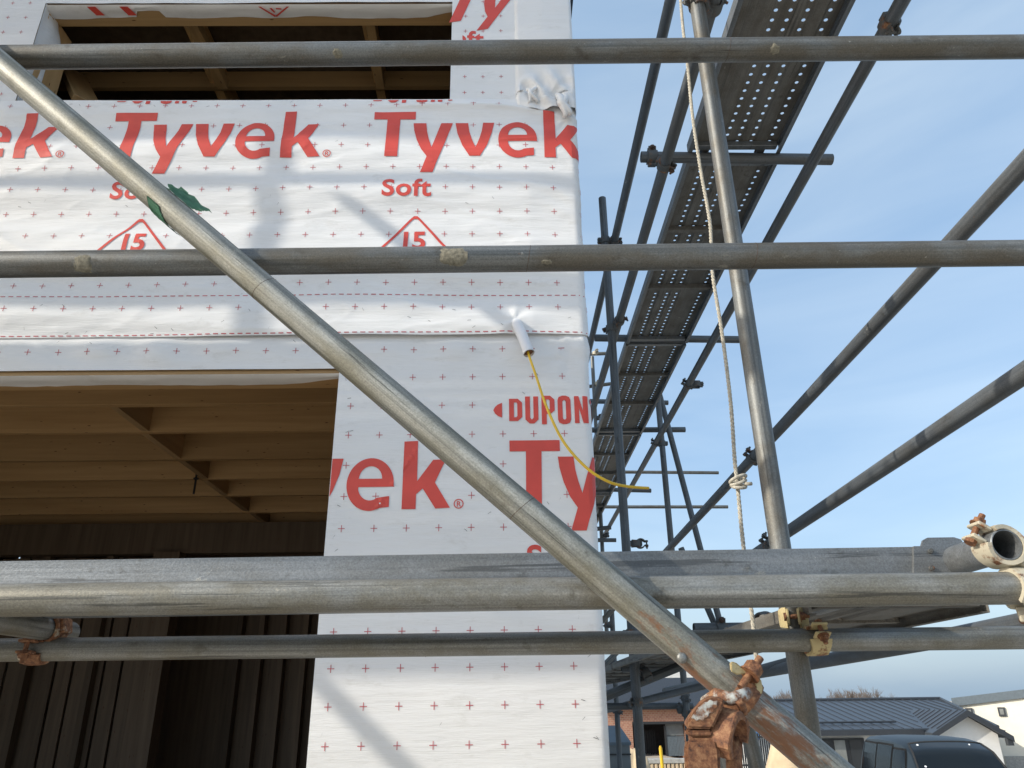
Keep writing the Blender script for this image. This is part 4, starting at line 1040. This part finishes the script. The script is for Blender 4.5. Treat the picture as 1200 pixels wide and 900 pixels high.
# --- green tape wrapped round the brace
def tape(px, py, w0, w1, lbl, pts):
    pass
t = (at(192, 248, 1.13).x-P0.x)/(P1.x-P0.x); tc = P0+(P1-P0)*t
tp = empty('green_tape', tc, 'torn scrap of green tape stuck round the diagonal brace', 'tape')
m1 = frame(bdir, up_perp)
def tape_mesh(f0, f1, z0, z1, rr=.0252, lift=0.0):
    bm = bmesh.new(); n = 16; rows = []
    for k in range(n+1):
        a = R(f0+(f1-f0)*k/n); row = []
        for j in range(9):
            s = j/8; z = z0(k/n)+(z1(k/n)-z0(k/n))*s; rad = rr + lift*(k/n)**2 + (.0012+lift*.22*(k/n))*noise.noise(Vector((k*.45, j*.75, f0))); z += .012*(k/n)*noise.noise(Vector((k*.8, 3.3, f0+j)))
            row.append(bm.verts.new((rad*math.cos(a), rad*math.sin(a), z)))
        rows.append(row)
    for a, b_ in zip(rows, rows[1:]):
        for j in range(8): bm.faces.new((a[j], a[j+1], b_[j+1], b_[j]))
    r = bmesh.ops.solidify(bm, geom=bm.faces[:], thickness=.0006); return bm
lw = 1 if (Matrix(m1.to_3x3()) @ Vector((0, 1, 0))).dot(RT) < 0 else -1      # which way round is lower-left
o = new_obj('tape_patch', to_mesh(tape_mesh(lw*20, lw*115, lambda s: -.030+.030*s, lambda s: .004+.046*s, .0256, .002), 'tape_patch', True), M['green'], tp); o.matrix_local = m1
o = new_obj('tape_end', to_mesh(tape_mesh(-lw*70, -lw*112, lambda s: -.030+.004*s+.008*math.sin(9*s), lambda s: .045+.014*s, .0258, .020), 'tape_end', True), M['green'], tp); o.matrix_local = m1

# --- rope
RY = 1.95
rp = [at(x, y, RY+d) for x, y, d in ((796, -20, 0), (800, 30, 0), (806, 80, -.005), (812, 140, 0), (822, 205, .01), (832, 262, 0), (835, 320, 0), (846, 390, .01), (856, 470, 0), (861, 540, 0), (864, 566, 0), (869, 620, .005), (877, 690, 0), (883, 735, 0), (888, 790, 0))]
rs = spline(rp, 30)
org = rs[0]; cum = [0]
for a, b in zip(rs, rs[1:]): cum.append(cum[-1]+(b-a).length)
bm = bmesh.new(); rr = .0047
tot = cum[-1]; nst = int(tot/.004); fine = []
j = 0
for k in range(nst+1):
    s = tot*k/nst
    while j < len(cum)-2 and cum[j+1] < s: j += 1
    f = (s-cum[j])/max(1e-9, cum[j+1]-cum[j]); fine.append(rs[j].lerp(rs[j+1], f)-org)
for st in range(3):
    pts = []
    for k, p in enumerate(fine):
        a = 2*math.pi*(k*.004/.036+st/3); pts.append(p+Vector((math.cos(a), math.sin(a), 0))*rr*.62)
    path_tube(bm, pts, rr*.62, 6)
rope = tag(new_obj('rope', to_mesh(bm, 'rope', True), M['rope'], loc=org), 'pale twisted rope hanging down beside the near post and knotted on a dark tube', 'rope')
bm = bmesh.new(); kc = at(865, 566, RY)-org
for q in range(3):
    pts = [kc+Vector((math.cos(a)*(.017+.002*q), -.003+math.sin(a)*.016, (q-1)*.010+.008*math.sin(a+q))) for a in [2*math.pi*i/20 for i in range(21)]]
    path_tube(bm, pts, .0047, 8)
path_tube(bm, [kc+Vector((.01, -.015, -.006)), kc+Vector((.022, -.02, -.008)), kc+Vector((.029, -.018, -.007))], .005, 8)
new_obj('knot', to_mesh(bm, 'knot', True), M['rope'], rope)

# ------------------------------------------------------------------ neighbourhood
def quad(bm, pts):
    return bm.faces.new([bm.verts.new(Vector(p)) for p in pts])
def solid(pts_top, thick):
    """slab: polygon plus thickness downwards"""
    bm = bmesh.new(); a = [bm.verts.new(Vector(p)) for p in pts_top]; b = [bm.verts.new(Vector(p)-Vector((0, 0, thick))) for p in pts_top]
    bm.faces.new(a); bm.faces.new(b[::-1])
    for i in range(len(a)): bm.faces.new((a[i], b[i], b[(i+1) % len(a)], a[(i+1) % len(a)]))
    bmesh.ops.recalc_face_normals(bm, faces=bm.faces[:]); return bm
def rel(bm, root): bm.transform(Matrix.Translation(-Vector(root.location))); return bm
def part(name, bm, m, root, parent=None, sm=False):
    rel(bm, root); return new_obj(name, to_mesh(bm, name, sm), M[m], parent or root)
# --- grey roofed bungalow
by = 38.0; gz = ground_z(16, by)
hb = empty('bungalow', (14, by, gz), 'single storey white house with grey standing seam metal roof behind the van', 'house')
zE, zR = .36, 1.58                          # eave, ridge
xl, xr = 11.3, 21.0
b = bmesh.new(); add_box(b, (xl+.4, by+.5, gz-.3), (xr-.5, by+10, zE-.02)); part('wall', b, 'render_white', hb)
yr = by+7.5
e0, e1, r0, r1 = (xl, by, zE), (xr, by, zE), (xl+1.0, yr, zR), (24.0, yr, zR)
rf = part('roof', solid([e0, (22.4, by, zE), r1, r0], .10), 'roof', hb)
part('hip', solid([(22.4, by, zE+.001), (27.2, yr+7, zE), r1], .09), 'roof', hb, rf)
part('hip', solid([r1, (27.2, yr+7, zE-.002), (xl, yr+7, zE-.002), r0], .09), 'roof', hb, rf)
b = bmesh.new(); cyl(b, Vector(r0)+Vector((0, 0, .03)), Vector(r1)+Vector((0, 0, .03)), .09, 8); part('ridge_cap', b, 'roof_trim', hb, rf)
b = bmesh.new(); cyl(b, Vector(r1)+Vector((0, 0, .03)), (22.4, by, zE+.03), .08, 8); part('ridge_cap', b, 'roof', hb, rf)
b = bmesh.new(); x = xl+.35; k = 0
while x < 22.2:
    t1 = 1; t0 = min(.61, max(0, (x-18.95)/1.7*.61))
    p, q = Vector((x+.05*t0, by+.02+7.43*t0, zE+(zR-zE)*t0+.012)), Vector((x+.05, by+7.45*t1, zE+(zR-zE)*t1+.012)); cyl(b, p, q, .022, 4); x += .46
while x < 23.8:
    t0 = (x-22.4)/1.6; cyl(b, Vector((x, by+7.5*t0, zE+(zR-zE)*t0+.012)), Vector((x+.05, by+7.45, zR+.012)), .022, 4); x += .46
tag(part('standing_seam', b, 'roof_trim', hb, rf), kind='stuff')
b = bmesh.new(); add_box(b, (xl-.05, by-.10, zE-.26), (18.95, by-.002, zE-.035)); part('gutter', b, 'roof_trim', hb)
b = bmesh.new(); p, q = Vector((xl+.3, by+1.1, zE+.27)), Vector((18.3, by+1.1, zE+.27)); cyl(b, p, q, .05, 6); part('snow_rail', b, 'roof_trim', hb, rf)
# cross gable
ga, gl, gr = Vector((20.65, by-.9, 1.10)), Vector((18.95, by-.9, .20)), Vector((22.35, by-.9, .06))
gb = Vector((20.65, by+4.6, 1.10))
part('roof', solid([gl, ga, gb, (18.95, by+.6, .20)], .12), 'roof', hb); part('roof', solid([ga+Vector((0, 0, .001)), gr, (22.35, by+4.6, .06), gb+Vector((0, 0, .001))], .12), 'roof', hb)
b = bmesh.new()
for i in range(9):
    dy = Vector((0, .25+.5*i, 0)); zm = zE+max(0, ga.y+dy.y-by)/7.5*(zR-zE); f = min(1, (1.10-zm)/.9); cyl(b, ga+dy+Vector((0, 0, .015)), ga.lerp(gl, f)+dy+Vector((0, 0, .015)), .02, 4)
tag(part('standing_seam', b, 'roof_trim', hb), kind='stuff')
for p, q in ((ga, gl), (ga, gr)):
    d = (q-p); b = bmesh.new(); n = Vector((0, 0, -.26))
    for yy in (-.05, .03):
        pass
    f = [p+Vector((0, -.06, .03)), q+d.normalized()*.12+Vector((0, -.06, .03)), q+d.normalized()*.12+Vector((0, -.06, -.2)), p+Vector((0, -.06, -.24))]
    g = [v+Vector((0, .055, 0)) for v in f]; fv, gv = [b.verts.new(v) for v in f], [b.verts.new(v) for v in g]
    b.faces.new(fv); b.faces.new(gv[::-1])
    for i in range(4): b.faces.new((fv[i], gv[i], gv[(i+1) % 4], fv[(i+1) % 4]))
    bmesh.ops.recalc_face_normals(b, faces=b.faces[:]); part('bargeboard', b, 'roof_trim', hb)
b = bmesh.new(); zz = lambda x: (1.10-(20.65-x)*.53 if x < 20.65 else 1.10-(x-20.65)*.61)-.14
f = [(19.25, by-.45, gz-.3), (22.05, by-.45, gz-.3), (22.05, by-.45, zz(22.05)), (20.65, by-.45, zz(20.65)), (19.25, by-.45, zz(19.25))]
fv = [b.verts.new(v) for v in f]; gv = [b.verts.new((v[0], v[1]+.4, v[2])) for v in f]; b.faces.new(fv); b.faces.new(gv[::-1])
for i in range(5): b.faces.new((fv[i], gv[i], gv[(i+1) % 5], fv[(i+1) % 5]))
bmesh.ops.recalc_face_normals(b, faces=b.faces[:]); part('gable_wall', b, 'render_white', hb)
b = bmesh.new(); add_box(b, (22.2, by-.85, -.35), (22.45, by-.65, .02)); part('downpipe_box', b, 'roof_trim', hb)
b = bmesh.new(); add_box(b, (14.0, by+.40, gz), (16.35, by+.51, -.02)); dd = part('patio_door', b, 'black', hb)
for xa, xb_, m in ((14.1, 14.75, 'window'), (14.95, 15.45, 'win_pale'), (15.65, 16.2, 'window')):
    b = bmesh.new(); add_box(b, (xa, by+.375, gz+.1), (xb_, by+.41, -.10)); part('pane', b, m, hb, dd)
# --- cream house at right
cy = 45.0; cg = ground_z(26, cy)
hc = empty('cream_house', (28, cy, cg), 'cream rendered house with blue grey roof edge at the far right', 'house')
c0, c1 = at(1117.5, 818, cy), at(1290, 797, cy-3.5)
def slantwall(pts, th=.3):
    b = bmesh.new(); f = [b.verts.new(Vector(p)) for p in pts]; g = [b.verts.new(Vector(p)+Vector((5.2, 8, 0))) for p in pts]
    b.faces.new(f); b.faces.new(g[::-1])
    for i in range(len(f)): b.faces.new((f[i], g[i], g[(i+1) % len(f)], f[(i+1) % len(f)]))
    bmesh.ops.recalc_face_normals(b, faces=b.faces[:]); return b
part('wall', slantwall([(c0.x+.15, c0.y, cg-.4), (c1.x, c1.y, cg-.4), (c1.x, c1.y, c1.z-.30), (c0.x+.15, c0.y, c0.z-.30)]), 'render_cream', hc)
dirw = (Vector((c1.x, c1.y, 0))-Vector((c0.x, c0.y, 0))).normalized(); nrm = Vector((dirw.y, -dirw.x, 0))
b = bmesh.new(); o_ = nrm*.12
f = [c0+o_-dirw*.12, c1+o_, c1+o_-Vector((0, 0, .40)), c0+o_-dirw*.12-Vector((0, 0, .42))]
fv = [b.verts.new(v) for v in f]; gv = [b.verts.new(v+Vector((5.2, 8, -.3))) for v in f]; b.faces.new(fv); b.faces.new(gv[::-1])
for i in range(4): b.faces.new((fv[i], gv[i], gv[(i+1) % 4], fv[(i+1) % 4]))
bmesh.ops.recalc_face_normals(b, faces=b.faces[:]); part('roof_edge', b, 'fascia', hc)
def wall_at(px, py):                      # pixel on the cream facade
    d = ray(px, py); n = nrm; t = (c0-EYE).dot(n)/d.dot(n); return EYE+d*t
for (xa, ya, xb_, yb) in ((1132, 831, 1141, 843), (1170, 830, 1178, 838)):
    p, q = wall_at(xa, ya), wall_at(xb_, yb); b = bmesh.new()
    mm = Matrix.Translation((p+q)/2) @ Matrix((dirw, -nrm, Z_)).transposed().to_4x4()
    wdt = (Vector((q.x-p.x, q.y-p.y, 0))).length; hgt = abs(p.z-q.z)
    bmesh.ops.create_cube(b, size=1, matrix=mm @ Matrix.Diagonal((wdt+.1, .10, hgt+.1, 1))); fr = part('window', b, 'roof_trim', hc)
    b = bmesh.new(); bmesh.ops.create_cube(b, size=1, matrix=mm @ Matrix.Diagonal((wdt-.06, .13, hgt-.06, 1))); part('pane', b, 'win_pale', hc, fr)
b = bmesh.new(); p = wall_at(1177, 886); q = wall_at(1290, 886)
f = [p+nrm*.1, q+nrm*.1, Vector((q.x, q.y, cg-.3))+nrm*.1, Vector((p.x, p.y, cg-.3))+nrm*.1]
fv = [b.verts.new(v) for v in f]; gv = [b.verts.new(v-nrm*.3) for v in f]; b.faces.new(fv); b.faces.new(gv[::-1])
for i in range(4): b.faces.new((fv[i], gv[i], gv[(i+1) % 4], fv[(i+1) % 4]))
bmesh.ops.recalc_face_normals(b, faces=b.faces[:]); part('plinth', b, 'concrete', hc)
# --- brick garage
gy = 50.0; gg = ground_z(8, gy)
hg = empty('brick_garage', (8, gy, gg), 'low red brick building with a dark garage opening beyond the scaffold', 'garage')
b = bmesh.new()
L0, L1, O0, O1 = 5.7, 14.0, at(741, 850, gy).x, at(803, 850, gy).x; zt = at(770, 826, gy).z; zo = at(770, 846.5, gy).z
add_box(b, (L0, gy, gg-.3), (O0, gy+6, zt)); add_box(b, (O0+.001, gy+.002, zo), (O1-.001, gy+6, zt-.002)); add_box(b, (O1, gy, gg-.3), (L1, gy+6, zt-.001)); part('wall', b, 'brick', hg)
bm = solid([(L0-.4, gy-.5, zt-.1), (L1+.4, gy-.5, zt-.1), (L1-1, gy+3, zt+1.6), (L0+1, gy+3, zt+1.6)], .15); part('roof', bm, 'roof_trim', hg)
b = bmesh.new(); add_box(b, (O0, gy+3, gg-.3), (O1, gy+3.1, zo)); part('back_wall', b, 'dark', hg)
b = bmesh.new(); add_box(b, (O0, gy-.04, zo-.10), (O1, gy-.003, zo+.05)); part('door_frame', b, 'black', hg)
pg = at(782, 860, gy).x
b = bmesh.new(); add_box(b, (pg, gy+.4, zo-.75), (O1-.05, gy+.45, zo-.12)); part('sliding_panel', b, 'bin', hg)
gp = empty('panel', (0, 0, 0)); bpy.data.objects.remove(gp)
nsl = 13
for i in range(nsl):
    x = pg+(O1-.1-pg)*i/(nsl-1); b = bmesh.new(); add_box(b, (x-.035, gy+.3, gg), (x+.035, gy+.34, zo-.78)); part('gate_bar', b, 'fascia', hg)
b = bmesh.new(); add_box(b, (pg-.12, gy+.28, gg-.05), (pg, gy+.38, zo-.2)); part('gate_post', b, 'black', hg)
for i in range(9):
    x = O0+.5+(pg-O0-.9)*i/8; b = bmesh.new(); add_box(b, (x-.03, gy+2.0, gg), (x+.03, gy+2.04, zo-.5)); part('gate_bar', b, 'black', hg)
# --- white gabled house behind the scaffold
wy = 62.0; s = wy/40
wg = ground_z(12, wy)
hw = empty('white_gabled_house', (14, wy, wg), 'white house with a dark gable roof glimpsed behind the scaffold tubes', 'house')
A_, B_, C_ = at(797, 745, wy), at(716, 812, wy), at(860, 803, wy)
b = bmesh.new(); f = [(B_.x+.6, wy, wg-.3), (C_.x, wy, wg-.3), (C_.x, wy, C_.z-.4), (A_.x, wy, A_.z-.5), (B_.x+.6, wy, B_.z-.2)]
fv = [b.verts.new(v) for v in f]; gv = [b.verts.new((v[0], v[1]+8, v[2])) for v in f]; b.faces.new(fv); b.faces.new(gv[::-1])
for i in range(5): b.faces.new((fv[i], gv[i], gv[(i+1) % 5], fv[(i+1) % 5]))
bmesh.ops.recalc_face_normals(b, faces=b.faces[:]); part('wall', b, 'render_white', hw)
for p, q in ((A_, B_), (A_+Vector((0, 0, .001)), C_)):
    part('roof', solid([p+Vector((0, -.5, 0)), q+Vector((0, -.5, 0)), q+Vector((0, 8.3, 0)), p+Vector((0, 8.3, 0))], .45), 'roof_trim', hw)
# --- van
def van():
    VX, VY = 8.28, 14.6
    vg = -1.13
    root = empty('parked_van', (VX, VY, vg), 'dark blue grey van with windscreen stickers parked at the lower right corner', 'van')
    root.rotation_euler = (0, 0, R(-9))
    H = 2.0
    # stations along the length (front is -y): y, half width, belt z, roof z, roof half width
    st = [(-.05, .74, .62, .70, .66), (.10, .90, .92, 1.04, .80), (.85, .95, 1.12, 1.24, .84), (1.55, .97, 1.15, H-.19, .74), (1.95, .97, 1.16, H-.055, .74), (2.6, .97, 1.17, H-.005, .745), (3.6, .97, 1.17, H, .745), (4.6, .96, 1.17, H-.03, .73), (4.93, .94, 1.15, H-.10, .70), (5.0, .92, 1.0, 1.10, .86)]
    def sect(y, w, zb, zr, wr):
        c = []
        for zz, ww in ((.28, w-.06), (.45, w), (.75, w+.005), (zb, w), (zb+(zr-zb)*.55, w+(wr-w)*.5), (zr-.07 if zr-zb > .3 else zr-.03, wr+.02), (zr-.015, wr-.07), (zr+.005, wr*.5), (zr+.015, 0)): c.append((ww, y, zz))
        return c+[(-x, yy, z) for x, yy, z in c[-2::-1]]
    b = bmesh.new(); rings = [[b.verts.new(p) for p in sect(*s)] for s in st]
    for a, c in zip(rings, rings[1:]):
        for i in range(len(a)-1): b.faces.new((a[i], a[i+1], c[i+1], c[i]))
        b.faces.new((a[-1], a[0], c[0], c[-1]))
    b.faces.new(rings[0]); b.faces.new(rings[-1][::-1]); bmesh.ops.recalc_face_normals(b, faces=b.faces[:])
    body = new_obj('body', smooth_angle(to_mesh(b, 'body'), 28), M['carpaint'], root)
    def lerp_st(y):
        for s0, s1 in zip(st, st[1:]):
            if s0[0] <= y <= s1[0]:
                f = (y-s0[0])/(s1[0]-s0[0]); return [s0[i]+(s1[i]-s0[i])*f for i in range(5)]
    # windscreen: follows hood base to roof front
    b = bmesh.new(); rows = []
    for j in range(9):
        y = .93+(1.90-.93)*j/8; s_ = lerp_st(y); zr = s_[3]; row = []
        for i in range(13):
            f = -1+2*i/12; hwid = (.80+(.655-.80)*j/8); x = f*hwid; zc = zr+.020-.05*abs(f)**3*(1-.3*j/8)
            row.append(b.verts.new((x, y-.016-.0*abs(f), zc)))
        rows.append(row)
    for a, c in zip(rows, rows[1:]):
        for i in range(12): b.faces.new((a[i], a[i+1], c[i+1], c[i]))
    ws = new_obj('windscreen', to_mesh(b, 'windscreen', True), M['carglass'], root)
    sb = bmesh.new(); ed = []
    for j in range(9): ed.append((-1, j))
    for sgn_ in (-1, 1):
        path_tube(sb, [Vector((sgn_*(.81-.145*j/8), .93+.97*j/8-.012, lerp_st(.93+.97*j/8)[3]+.016-.05*(1-.3*j/8))) for j in range(9)], .022, 6)
    path_tube(sb, [Vector((-.66+1.32*i/8, 1.905, lerp_st(1.9)[3]+.024-.035*abs(-1+2*i/8)**3)) for i in range(9)], .018, 6)
    new_obj('windscreen_seal', to_mesh(sb, 'windscreen_seal', True), M['tyre'], ws)
    for f, j, r in ((-.80, 7.2, .022), (-.845, 2.6, .020), (-.84, 1.0, .030), (.60, 7.0, .016)):
        y = .93+.97*j/8; s_ = lerp_st(y); hwid = .80-.145*j/8
        b = bmesh.new(); bmesh.ops.create_circle(b, cap_ends=True, segments=14, radius=r, matrix=Matrix.Translation((f*hwid, y-.03, s_[3]+.030-.05*abs(f)**3)) @ Matrix.Rotation(R(52), 4, 'X'))
        new_obj('sticker', to_mesh(b, 'sticker'), M['sticker'], ws)
    b = bmesh.new(); bmesh.ops.create_icosphere(b, subdivisions=2, radius=.10)
    for v in b.verts: v.co = Vector((v.co.x*1.4+.05, v.co.y*.5+1.02, v.co.z*.5+1.275+.03*noise.noise(v.co*14)))
    new_obj('dashboard_item', to_mesh(b, 'dashboard_item', True), M['sticker'], root)
    # side windows, both sides
    for sd in (-1, 1):
        for (ya, yb, za, zb_) in ((1.62, 2.42, 1.22, H-.20), (2.52, 3.52, 1.23, H-.15), (3.60, 4.72, 1.23, H-.16)):
            def skin(y, z, off):
                _, w_, zb_2, zr_, wr_ = lerp_st(y); zm_ = zb_2+(zr_-zb_2)*.55; ps = [(zb_2, w_), (zm_, w_+(wr_-w_)*.5), (zr_-.07, wr_+.02)]
                for (z0, x0), (z1, x1) in zip(ps, ps[1:]):
                    if z <= z1 or (z1, x1) == ps[-1]: return Vector((sd*(x0+(x1-x0)*(z-z0)/(z1-z0)+off), y, z))
            for nm, mg, off, mm in (('window_seal', .035, .006, 'tyre'), ('side_window', 0, .014, 'carglass')):
                b = bmesh.new(); g = []
                for j in range(7):
                    z = za-mg+(zb_-za+2*mg)*j/6; f_ = j/6
                    y0_ = ya-mg+(.30*f_ if ya < 2 else 0)-(.12 if ya < 2 else 0); g.append([b.verts.new(skin(y0_+(yb+mg-y0_)*i/8, z, off)) for i in range(9)])
                for r0_, r1_ in zip(g, g[1:]):
                    for i in range(8): b.faces.new((r0_[i], r0_[i+1], r1_[i+1], r1_[i]))
                rr_ = bmesh.ops.solidify(b, geom=b.faces[:], thickness=-.004 if sd > 0 else .004)
                bmesh.ops.recalc_face_normals(b, faces=b.faces[:]); new_obj(nm, to_mesh(b, nm), M[mm], root)
        b = bmesh.new(); add_box(b, (sd*.99-.012, 1.5, 1.12), (sd*.99+.012, 4.8, 1.15), .004); new_obj('trim_strip', to_mesh(b, 'trim_strip'), M['chrome'], root)
        b = bmesh.new(); bmesh.ops.create_icosphere(b, subdivisions=2, radius=.12)
        for v in b.verts: v.co = Vector((sd*(1.12)+v.co.x*.85, 1.45+v.co.y*.55, 1.30+v.co.z*.95))
        add_box(b, (min(sd*.92, sd*1.06), 1.44, 1.22), (max(sd*.92, sd*1.06), 1.50, 1.27))
        new_obj('door_mirror', to_mesh(b, 'door_mirror', True), M['chrome' if sd < 0 else 'black'], root)
        b = bmesh.new(); add_box(b, (sd*.62-.14, -.02, .66), (sd*.62+.14, .12, .82), .03); new_obj('headlight', to_mesh(b, 'headlight'), M['win_pale'], root)
        for yy in (.85, 3.95):
            b = bmesh.new(); cyl(b, (sd*.80, yy, .33), (sd*.985, yy, .33), .33, 24); wh = new_obj('wheel', to_mesh(b, 'wheel'), M['tyre'], root)
            b = bmesh.new(); cyl(b, (sd*.97, yy, .33), (sd*.995, yy, .33), .20, 16); new_obj('rim', to_mesh(b, 'rim'), M['chrome'], wh)
    b = bmesh.new(); add_box(b, (-.6, -.075, .42), (.6, -.045, .60), .01); new_obj('grille', to_mesh(b, 'grille'), M['black'], root)
    return root
van()
# --- bare trees on the skyline
def bare_tree(px, top_py, Y, spread, label, seed):
    rnd = random.Random(seed); p0 = at(px, top_py, Y); gzz = -2.66
    h = p0.z-gzz; root = empty('bare_tree', (p0.x, Y, gzz), label, 'tree', 'bare trees on the skyline')
    trunk, crown = bmesh.new(), bmesh.new()
    th = h*.30
    path_tube(trunk, [(0, 0, 0), (.05, 0, th*.5), (0, .03, th)], [.22, .17, .13], 6)
    def grow(p, d, L, r, lev):
        q = p+d*L; m_ = p.lerp(q, .5)+Vector((rnd.uniform(-1, 1), rnd.uniform(-1, 1), rnd.uniform(-.5, .5)))*L*.08
        path_tube(crown, [p, m_, q], [r, r*.8, r*.6], 4 if lev > 1 else 5, False)
        if lev >= 5: return
        for k in range(3 if lev < 4 else 2):
            a = rnd.uniform(0, 6.28); e = Vector((math.cos(a)*spread, math.sin(a)*spread, rnd.uniform(-.1, .5)))
            grow(p.lerp(q, rnd.uniform(.55, 1)), (d+e*rnd.uniform(.5, .95)).normalized(), L*rnd.uniform(.62, .82), r*.58, lev+1)
    for k in range(5):
        a = k*1.26+rnd.uniform(-.3, .3); grow(Vector((0, .03, th*rnd.uniform(.8, 1))), Vector((math.cos(a)*spread, math.sin(a)*spread, 1)).normalized(), h*.26, .10, 0)
    zmax = max(v.co.z for v in crown.verts); f = h/zmax
    for bm_ in (trunk, crown):
        for v in bm_.verts: v.co.z *= f
    new_obj('trunk', to_mesh(trunk, 'trunk'), M['bark'], root); new_obj('crown', to_mesh(crown, 'crown'), M['bark'], root)
for i, (px, ty, Y, sp, lb) in enumerate(((1022, 802, 85, .55, 'bare tree with the widest crown above the grey roof, rightmost of the row'), (1004, 804, 88, .45, 'narrow bare tree above the grey roof, second from the right of the row'),
        (991, 805, 92, .5, 'bare tree above the grey roof, third from the right of the row'), (979, 806, 90, .5, 'bare tree just right of the nearest post above the grey roof'), (922, 806, 92, .5, 'bare tree between the brace and the nearest post'), (908, 808, 88, .5, 'bare tree beside the diagonal brace end'))):
    bare_tree(px, ty, Y, sp, lb, 40+i)
# --- things on the site behind the scaffold
p, q = at(716, 872, 9.0), at(740, 900, 9.0); zt, zm = at(724, 851, 9.0).z, at(724, 871, 9.0).z; g9 = ground_z(1.2, 9)
bn = empty('metal_box', ((p.x+q.x)/2, 9.0, g9), 'blue grey metal box with a sloping lid at the foot of the wall corner', 'box')
b = bmesh.new(); add_box(b, (p.x-.5, 9.0, g9), (q.x, 9.6, zm), .01); part('body', b, 'bin', bn)
part('lid', solid([(p.x-.52, 8.98, zm+.01), (q.x+.01, 8.98, zm+.01), (q.x-.06, 9.3, zt), (p.x-.52, 9.3, zt)], .03), 'fascia', bn)
b = bmesh.new(); add_box(b, (p.x-.5, 9.3, zm), (q.x-.05, 9.58, zt-.01)); part('lid', b, 'bin', bn)
b = bmesh.new(); add_box(b, (p.x-.4, 8.985, zm-.115), (q.x+.004, 9.002, zm-.10)); part('seam', b, 'black', bn)
# low block wall with slotted face
wy_ = 20.0; p, q = at(752, 886, wy_), at(806, 890, wy_); g20 = ground_z(3.4, wy_)
bw = empty('block_wall', ((p.x+q.x)/2, wy_, g20), 'low pale concrete block wall below the garage opening', 'wall')
n = 11
for i in range(n):
    b = bmesh.new(); x0 = p.x+(q.x-p.x)*i/n; x1 = p.x+(q.x-p.x)*(i+.68)/n; add_box(b, (x0, wy_, g20), (x1, wy_+.19, q.z-.08), .01); part('block', b, 'sand', bw)
b = bmesh.new(); add_box(b, (p.x-.05, wy_-.02, q.z-.079), (q.x+.05, wy_+.22, q.z+.02), .01); part('coping', b, 'concrete', bw)
b = bmesh.new(); add_box(b, (p.x, wy_+.08, g20), (q.x, wy_+.16, q.z-.081)); part('core', b, 'concrete', bw)
p, q = at(774, 876, 16), at(778, 892, 16)
b = bmesh.new(); cyl(b, (0, 0, 0), (p.x-q.x, 0, p.z-ground_z(2.9, 16)), .032, 10); cyl(b, (p.x-q.x, 0, p.z-ground_z(2.9, 16)), (p.x-q.x, 0, p.z-ground_z(2.9, 16)+.03), .02, 10)
tag(new_obj('marker_stake', to_mesh(b, 'marker_stake'), M['yellow'], loc=(q.x, 16, ground_z(2.9, 16))), 'yellow marker stake standing in front of the dark garage opening', 'stake')
def heap(name, c, rx, ry, h, label, seed):
    b = bmesh.new(); n, k = 14, 36; rows = []
    gz0 = -.25
    for j in range(n+1):
        r = j/n; row = []
        for i in range(k):
            a = 2*math.pi*i/k; x, y = math.cos(a)*r, math.sin(a)*r; z = h*(1-r**1.5)*(1+.25*noise.noise(Vector((x*2, y*2, seed))))+.05*h*noise.noise(Vector((x*9, y*9, seed)))+gz0*r**3
            row.append(b.verts.new((x*rx, y*ry, z)))
            if j == 0: pass
        rows.append(row)
    for a_, b_ in zip(rows, rows[1:]):
        for i in range(k): b.faces.new((a_[i], a_[(i+1) % k], b_[(i+1) % k], b_[i]))
    bmesh.ops.remove_doubles(b, verts=b.verts[:], dist=.0005); bmesh.ops.recalc_face_normals(b, faces=b.faces[:])
    return tag(new_obj(name, to_mesh(b, name, True), M['sand'], loc=c), label, 'sand heap')
p = at(925, 866, 13); heap('sand_heap', (p.x, 13, ground_z(p.x, 13)), 1.05, 1.2, p.z-ground_z(p.x, 13), 'heap of pale sand below the diagonal brace at the bottom', 2.2)
p = at(746, 874, 14); heap('sand_heap', (p.x-.05, 14, ground_z(p.x, 14)), .75, .8, p.z-ground_z(p.x, 14), 'sandy rubble heap beside the grey post under the garage', 5.1)
# black picket fence and white wall with a blue sign
fy = 30.0; g30 = ground_z(8.7, fy)
p, q = at(866, 866, fy), at(930, 866, fy)
pf = empty('picket_fence', ((p.x+q.x)/2, fy, g30), 'black metal picket fence seen between the rusty clamp and the brace', 'fence')
n = 26
bmp = bmesh.new(); add_box(bmp, (-.025, -.02, 0), (.025, .02, q.z-g30+.2)); pm_ = to_mesh(bmp, 'picket'); pm_.materials.append(M['black'])
for i in range(n+1):
    o = new_obj('picket', pm_, None, pf); o.location = (p.x+(q.x-p.x)*i/n-pf.location.x, 0, 0)
for zz in (q.z+.05, q.z-.85):
    b = bmesh.new(); add_box(b, (p.x, fy-.03, zz), (q.x, fy+.03, zz+.06)); part('rail', b, 'black', pf)
sy = 36.0; p, q = at(872, 858, sy), at(912, 885, sy); g36 = ground_z(10, sy)
b = bmesh.new(); add_box(b, (0, 0, 0), (q.x-p.x, .2, p.z-g36))
tag(new_obj('garden_wall', to_mesh(b, 'garden_wall'), M['render_white'], loc=(p.x, sy, g36)), 'white garden wall behind the black picket fence', 'wall')
p = at(883, 862, sy-.3); b = bmesh.new(); add_box(b, (-.28, -.015, -.16), (.28, .015, .16), .004)
sg = new_obj('sign_board', to_mesh(b, 'sign_board'), simple('blue_sign', (.06, .20, .45), .4), loc=(p.x, sy-.25, p.z)); tag(sg, 'small blue sign board on the white garden wall', 'sign')
b = bmesh.new(); add_box(b, (-.03, -.01, p.z*0-(p.z-g36)), (.03, .01, -.15)); new_obj('sign_post', to_mesh(b, 'sign_post'), M['black'], sg)
p, q = at(955, 878, 26), at(1000, 905, 26)
